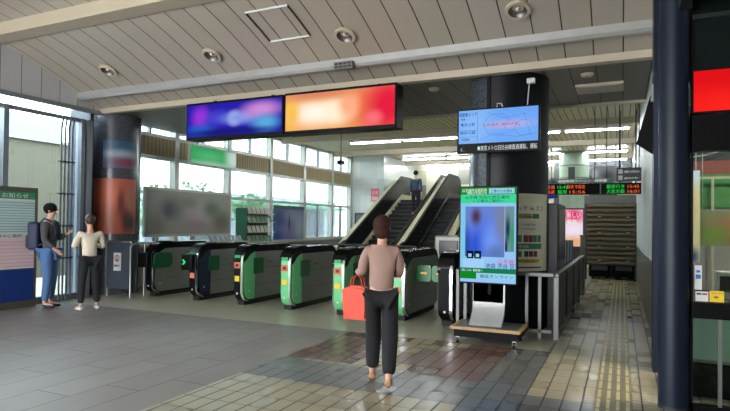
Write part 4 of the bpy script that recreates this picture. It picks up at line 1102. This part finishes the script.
def person(label, loc, rot, hgt, P, mats, hair='short', sleeve='long', sub=2):
    """P: joints for the facing +Y figure in metres at 1.70 tall"""
    t = thing('person', label, 'person', loc)
    k = hgt / 1.70
    J = dict(pel=(0, 0, .95), wai=(0, 0, 1.08), che=(0, .0, 1.26), nb=(0, -.005, 1.43), nk=(0, .005, 1.49), hd0=(0, .02, 1.545), hd1=(0, .015, 1.61), hd2=(0, .01, 1.655),
             sl=(-.175, -.005, 1.385), sr=(.175, -.005, 1.385), el=(-.215, -.02, 1.12), er=(.215, -.02, 1.12), wl=(-.22, .05, .88), wr=(.22, .05, .88),
             hl=(-.09, 0, .90), hr=(.09, 0, .90), kl=(-.10, .02, .50), kr=(.10, .02, .50), al=(-.10, -.02, .09), ar=(.10, -.02, .09), tl=(-.11, .13, .03), tr=(.11, .13, .03))
    J.update(P)
    L = lambda a, b, f: tuple(J[a][i] + (J[b][i] - J[a][i]) * f for i in range(3))
    V = []; E = []; R = []
    def add(p, r, par=None):
        V.append(p); R.append(r)
        if par is not None: E.append((par, len(V) - 1))
        return len(V) - 1
    def flush(name, mat, lab=None, s=sub):
        me = skin_mesh(V, E, R, s)
        me.transform(Matrix.Translation(loc) @ Matrix.Diagonal((k, k, k, 1)))
        V.clear(); E.clear(); R.clear()
        return link(name, me, mat, t, lab, True)
    # body: one continuous surface
    pel = add(J['pel'], (.135, .10)); w = add(J['wai'], (.115, .085), pel); c_ = add(J['che'], (.135, .095), w); nb = add(J['nb'], (.052, .05), c_)
    nk = add(J['nk'], .048, nb); h0 = add(J['hd0'], (.056, .066), nk); h1 = add(J['hd1'], (.075, .090), h0); h2 = add(J['hd2'], (.055, .068), h1)
    for s, a, e_, wr_ in ((-1, 'sl', 'el', 'wl'), (1, 'sr', 'er', 'wr')):
        sh_ = add((J[a][0] * .95, J[a][1], J[a][2] - .012), .040, c_); m1 = add(L(a, e_, .5), .040, sh_); el = add(J[e_], .036, m1); m2 = add(L(e_, wr_, .4), .035, el); wv = add(J[wr_], .024, m2)
        d = (Vector(J[wr_]) - Vector(J[e_])).normalized(); side = Vector((s, 0, 0)); fwd = side.cross(d).normalized() * s
        pm_ = add(tuple(Vector(J[wr_]) + d * .055), (.030, .018), wv)
        for q, ln in ((-.024, .062), (-.008, .074), (.008, .070), (.024, .055)):
            b0 = Vector(J[wr_]) + d * .085 + Vector((0, q, 0))
            f0 = add(tuple(b0), .009, pm_); f1 = add(tuple(b0 + d * ln * .5 + Vector((-s * .006, 0, 0))), .008, f0); add(tuple(b0 + d * ln * .9 + Vector((-s * .02, 0, 0))), .0065, f1)
        th = add(tuple(Vector(J[wr_]) + d * .03 + Vector((-s * .006, .026, 0))), .011, wv); add(tuple(Vector(J[wr_]) + d * .075 + Vector((-s * .012, .05, 0))), .009, th)
    for s, a, kn, an, to in ((-1, 'hl', 'kl', 'al', 'tl'), (1, 'hr', 'kr', 'ar', 'tr')):
        hp = add(J[a], .088, pel); m1 = add(L(a, kn, .5), .074, hp); kv = add(J[kn], .055, m1); m2 = add(L(kn, an, .35), .054, kv); av = add(J[an], .034, m2)
        ft = add(L(an, to, .55), (.036, .028), av); add(J[to], (.034, .018), ft)
    body = flush('body', mats['skin'])
    hc = Vector(J['hd1'])
    # face: nose, ears, eyes, mouth in one small mesh each
    def W(v): return tuple(Vector(loc) + Vector(v) * k)
    MB().ball(W(hc + Vector((0, .095, -.03))), .014 * k, (.7, 1.1, 1.3)).ball(W(hc + Vector((-.078, 0, -.02))), .02 * k, (.4, .8, 1.3)).ball(W(hc + Vector((.078, 0, -.02))), .02 * k, (.4, .8, 1.3)).build('nose_and_ears', mats['skin'], t, smooth=True)
    MB().ball(W(hc + Vector((-.03, .083, -.005))), .009 * k, (1.3, .5, .7)).ball(W(hc + Vector((.03, .083, -.005))), .009 * k, (1.3, .5, .7)).build('eyes', BLACK, t)
    MB().ball(W(hc + Vector((0, .083, -.065))), .014 * k, (1.4, .4, .4)).build('mouth', M('lips', (150, 84, 78), .5), t)
    # hair
    mb = MB()
    mb.ball(W(hc + Vector((0, -.018, .022))), .093 * k, (1.0, 1.12, 1.05), 3)
    if hair == 'long':
        mb.ball(W(hc + Vector((0, -.05, -.07))), .085 * k, (1.05, .75, 1.35), 3)
    elif hair == 'bun':
        mb.ball(W(hc + Vector((0, -.04, -.04))), .082 * k, (1.05, .8, 1.1), 3)
    mb.build('hair', mats['hair'], t, smooth=True)
    # shirt
    pel = add((J['pel'][0], J['pel'][1], J['pel'][2] - .03), (.162, .128)); w = add(J['wai'], (.142, .108), pel); c_ = add(J['che'], (.155, .115), w); add((J['nb'][0], J['nb'][1], J['nb'][2] - .015), (.118, .10), c_)
    for s, a, e_, wr_ in ((-1, 'sl', 'el', 'wl'), (1, 'sr', 'er', 'wr')):
        sh_ = add(J[a], .074, c_); m1 = add(L(a, e_, .5), .06, sh_)
        if sleeve == 'long':
            el = add(J[e_], .05, m1); m2 = add(L(e_, wr_, .5), .045, el); add(L(e_, wr_, .93), .036, m2)
        else: add(L(a, e_, .8), .056, m1)
    flush('top', mats['top'])
    # trousers
    pel = add(J['pel'], (.146, .112)); 
    q_ = mats.get('wide', 1)
    for s, a, kn, an in ((-1, 'hl', 'kl', 'al'), (1, 'hr', 'kr', 'ar')):
        hp = add(J[a], .100, pel); m1 = add(L(a, kn, .5), .088, hp); kv = add(J[kn], .070 * q_, m1); m2 = add(L(kn, an, .5), .062 * q_, kv); add(L(kn, an, mats.get('hem', .93)), .054 * q_, m2)
    flush('trousers', mats['legs'])
    for an, to in (('al', 'tl'), ('ar', 'tr')):
        a, b_ = Vector(J[an]), Vector(J[to]); d = (b_ - a); d.z = 0; d.normalize()
        m0 = add(tuple(a - d * .03 + Vector((0, 0, -.045))), (.042, .040)); m1 = add(tuple(a + d * .08 + Vector((0, 0, -.052))), (.044, .034), m0); add(tuple(b_ + d * .02 + Vector((0, 0, .004))), (.038, .026), m1)
        flush('shoe', mats['shoe'], s=1)
    t.rotation_euler = (0, 0, rot)
    return t, J, k

SK = M('skin', (206, 160, 134), .5, var=.03)
HB = M('brown_hair', (58, 32, 26), .75, spec=.2); HK = M('black_hair', (24, 22, 24), .8, spec=.15)
# walking woman, back to us, heading for the gates
wloc = (-2.03, 4.78, 0)
w_, J, k = person('woman seen from behind in pinkish beige top and black trousers walking towards the gates', wloc, math.radians(22), 1.57,
    dict(kl=(-.08, .16, .52), al=(-.09, .20, .10), tl=(-.09, .36, .035), kr=(.09, .0, .50), ar=(.08, -.20, .13), tr=(.085, -.07, .03),
         sl=(-.155, -.005, 1.385), sr=(.155, -.005, 1.385), el=(-.20, -.03, 1.15), wl=(-.25, .14, 1.14), er=(.185, .03, 1.14), wr=(.10, .2, 1.12)),
    dict(skin=SK, hair=HB, top=M('beige_knit', (160, 130, 118), .8, bump=.2), legs=M('black_cloth', (20, 20, 26), .8), shoe=M('tan_shoes', (176, 124, 92), .5), hem=.92, wide=1.3), hair='bun')
# orange bag hanging from her left hand
hand = Vector(wloc) + Matrix.Rotation(math.radians(22), 3, 'Z') @ (Vector((-.25, .15, 1.10)) * k)
bg = thing('shopping_bag', 'orange red shopping bag held in the left hand of the walking woman', 'bag', (hand.x, hand.y, hand.z - .45))
hx, hy, hz = hand
bmesh_ = MB().prism([(hx - .13, hz - .42), (hx + .11, hz - .42), (hx + .14, hz - .13), (hx + .05, hz - .10), (hx - .06, hz - .10), (hx - .15, hz - .14)], 'y', hy - .055, hy + .055, .02)
bmesh_.build('pouch', M('orange_red_bag', (214, 66, 36), .55, var=.1), bg, smooth=True)
for dy in (-.03, .03):
    MB().tube([(hx - .07, hy + dy, hz - .12), (hx - .05, hy + dy, hz - .03), (hx - .0, hy + dy * .3, hz + .01), (hx + .05, hy + dy, hz - .03), (hx + .07, hy + dy, hz - .12)], .007, 8).build('handle', M('bag_handle', (170, 50, 40), .5), bg, smooth=True)
# two people standing by the notice board
aloc = (-8.98, 6.45, 0)
person('person in dark grey jacket and blue jeans with a navy backpack before the notice board', aloc, math.radians(-60), 1.79,
    dict(el=(-.23, .05, 1.13), wl=(-.12, .22, 1.22), er=(.23, .02, 1.12), wr=(.2, .16, .98)),
    dict(skin=SK, hair=HK, top=M('dark_grey_jacket', (74, 72, 74), .8, bump=.2), legs=M('blue_jeans', (76, 112, 160), .8, bump=.2), shoe=M('navy_shoes', (40, 48, 66), .6)))
bp = thing('backpack', 'navy backpack worn by the person in the dark grey jacket', 'backpack', (aloc[0] + .2, aloc[1], 1.0))
bp.location = (aloc[0], aloc[1], 1.0)
MB().box(aloc[0] - .15, aloc[0] + .15, aloc[1] - .31, aloc[1] - .13, 1.0, 1.48, .05, 3).build('pack', M('navy_nylon', (30, 40, 72), .6), bp, smooth=True)
MB().box(aloc[0] - .11, aloc[0] + .11, aloc[1] - .35, aloc[1] - .30, 1.04, 1.26, .02, 3).build('pocket', M('navy_nylon2', (24, 34, 60), .6), bp, smooth=True)
for x in (-.09, .09): MB().tube([(aloc[0] + x, aloc[1] - .15, 1.44), (aloc[0] + x, aloc[1] - .06, 1.545), (aloc[0] + x, aloc[1] + .09, 1.48), (aloc[0] + x, aloc[1] + .135, 1.32), (aloc[0] + x, aloc[1] + .08, 1.16), (aloc[0] + x * 1.3, aloc[1] - .14, 1.08)], .016, 8).build('strap', M('navy_nylon2', (24, 34, 60), .6), bp, smooth=True)
bp.rotation_euler = (0, 0, math.radians(-60))
ploc = (-8.2, 6.62, 0)
person('person in cream white shirt and black trousers standing with bent arms beside the cables', ploc, math.radians(70), 1.60,
    dict(el=(-.25, .06, 1.14), wl=(-.12, .24, 1.20), er=(.25, .04, 1.13), wr=(.12, .24, 1.18), kl=(-.12, .02, .5), kr=(.12, .03, .5), al=(-.14, -.02, .09), ar=(.15, .0, .09), tl=(-.16, .13, .03), tr=(.17, .15, .03)),
    dict(skin=SK, hair=M('dark_brown_hair', (60, 46, 40), .5), top=M('cream_shirt', (222, 212, 192), .8, bump=.1), legs=M('black_trousers', (26, 28, 36), .8), shoe=M('white_shoes', (220, 218, 214), .5)))
# rider high on the escalator
person('person in black with a blue sleeve standing high on the left escalator', (-6.95, 19.5, 1.87), math.radians(0), 1.65, dict(),
    dict(skin=SK, hair=HK, top=M('black_blue_top', (40, 60, 90), .7), legs=M('black_cloth', (20, 20, 26), .8), shoe=RUBBER), sub=1)

# ============================================================ LIGHT
wd = bpy.data.worlds.new('world'); S.world = wd; wd.use_nodes = True
nt_ = wd.node_tree; bgk = nt_.nodes['Background']
tc = nt_.nodes.new('ShaderNodeTexCoord'); sp_ = nt_.nodes.new('ShaderNodeSeparateXYZ'); cr = nt_.nodes.new('ShaderNodeValToRGB')
nt_.links.new(tc.outputs['Generated'], sp_.inputs[0]); nt_.links.new(sp_.outputs['Z'], cr.inputs[0])
cr.color_ramp.elements[0].position = 0; cr.color_ramp.elements[0].color = (.93, .93, .94, 1)
cr.color_ramp.elements[1].position = .7; cr.color_ramp.elements[1].color = (.76, .85, 1.0, 1)
nt_.links.new(cr.outputs[0], bgk.inputs[0]); bgk.inputs[1].default_value = 9.0

S.view_settings.view_transform = 'Standard'; S.view_settings.look = 'None'; S.view_settings.gamma = 1
S.view_settings.use_curve_mapping = False; S.view_settings.exposure = EXPO
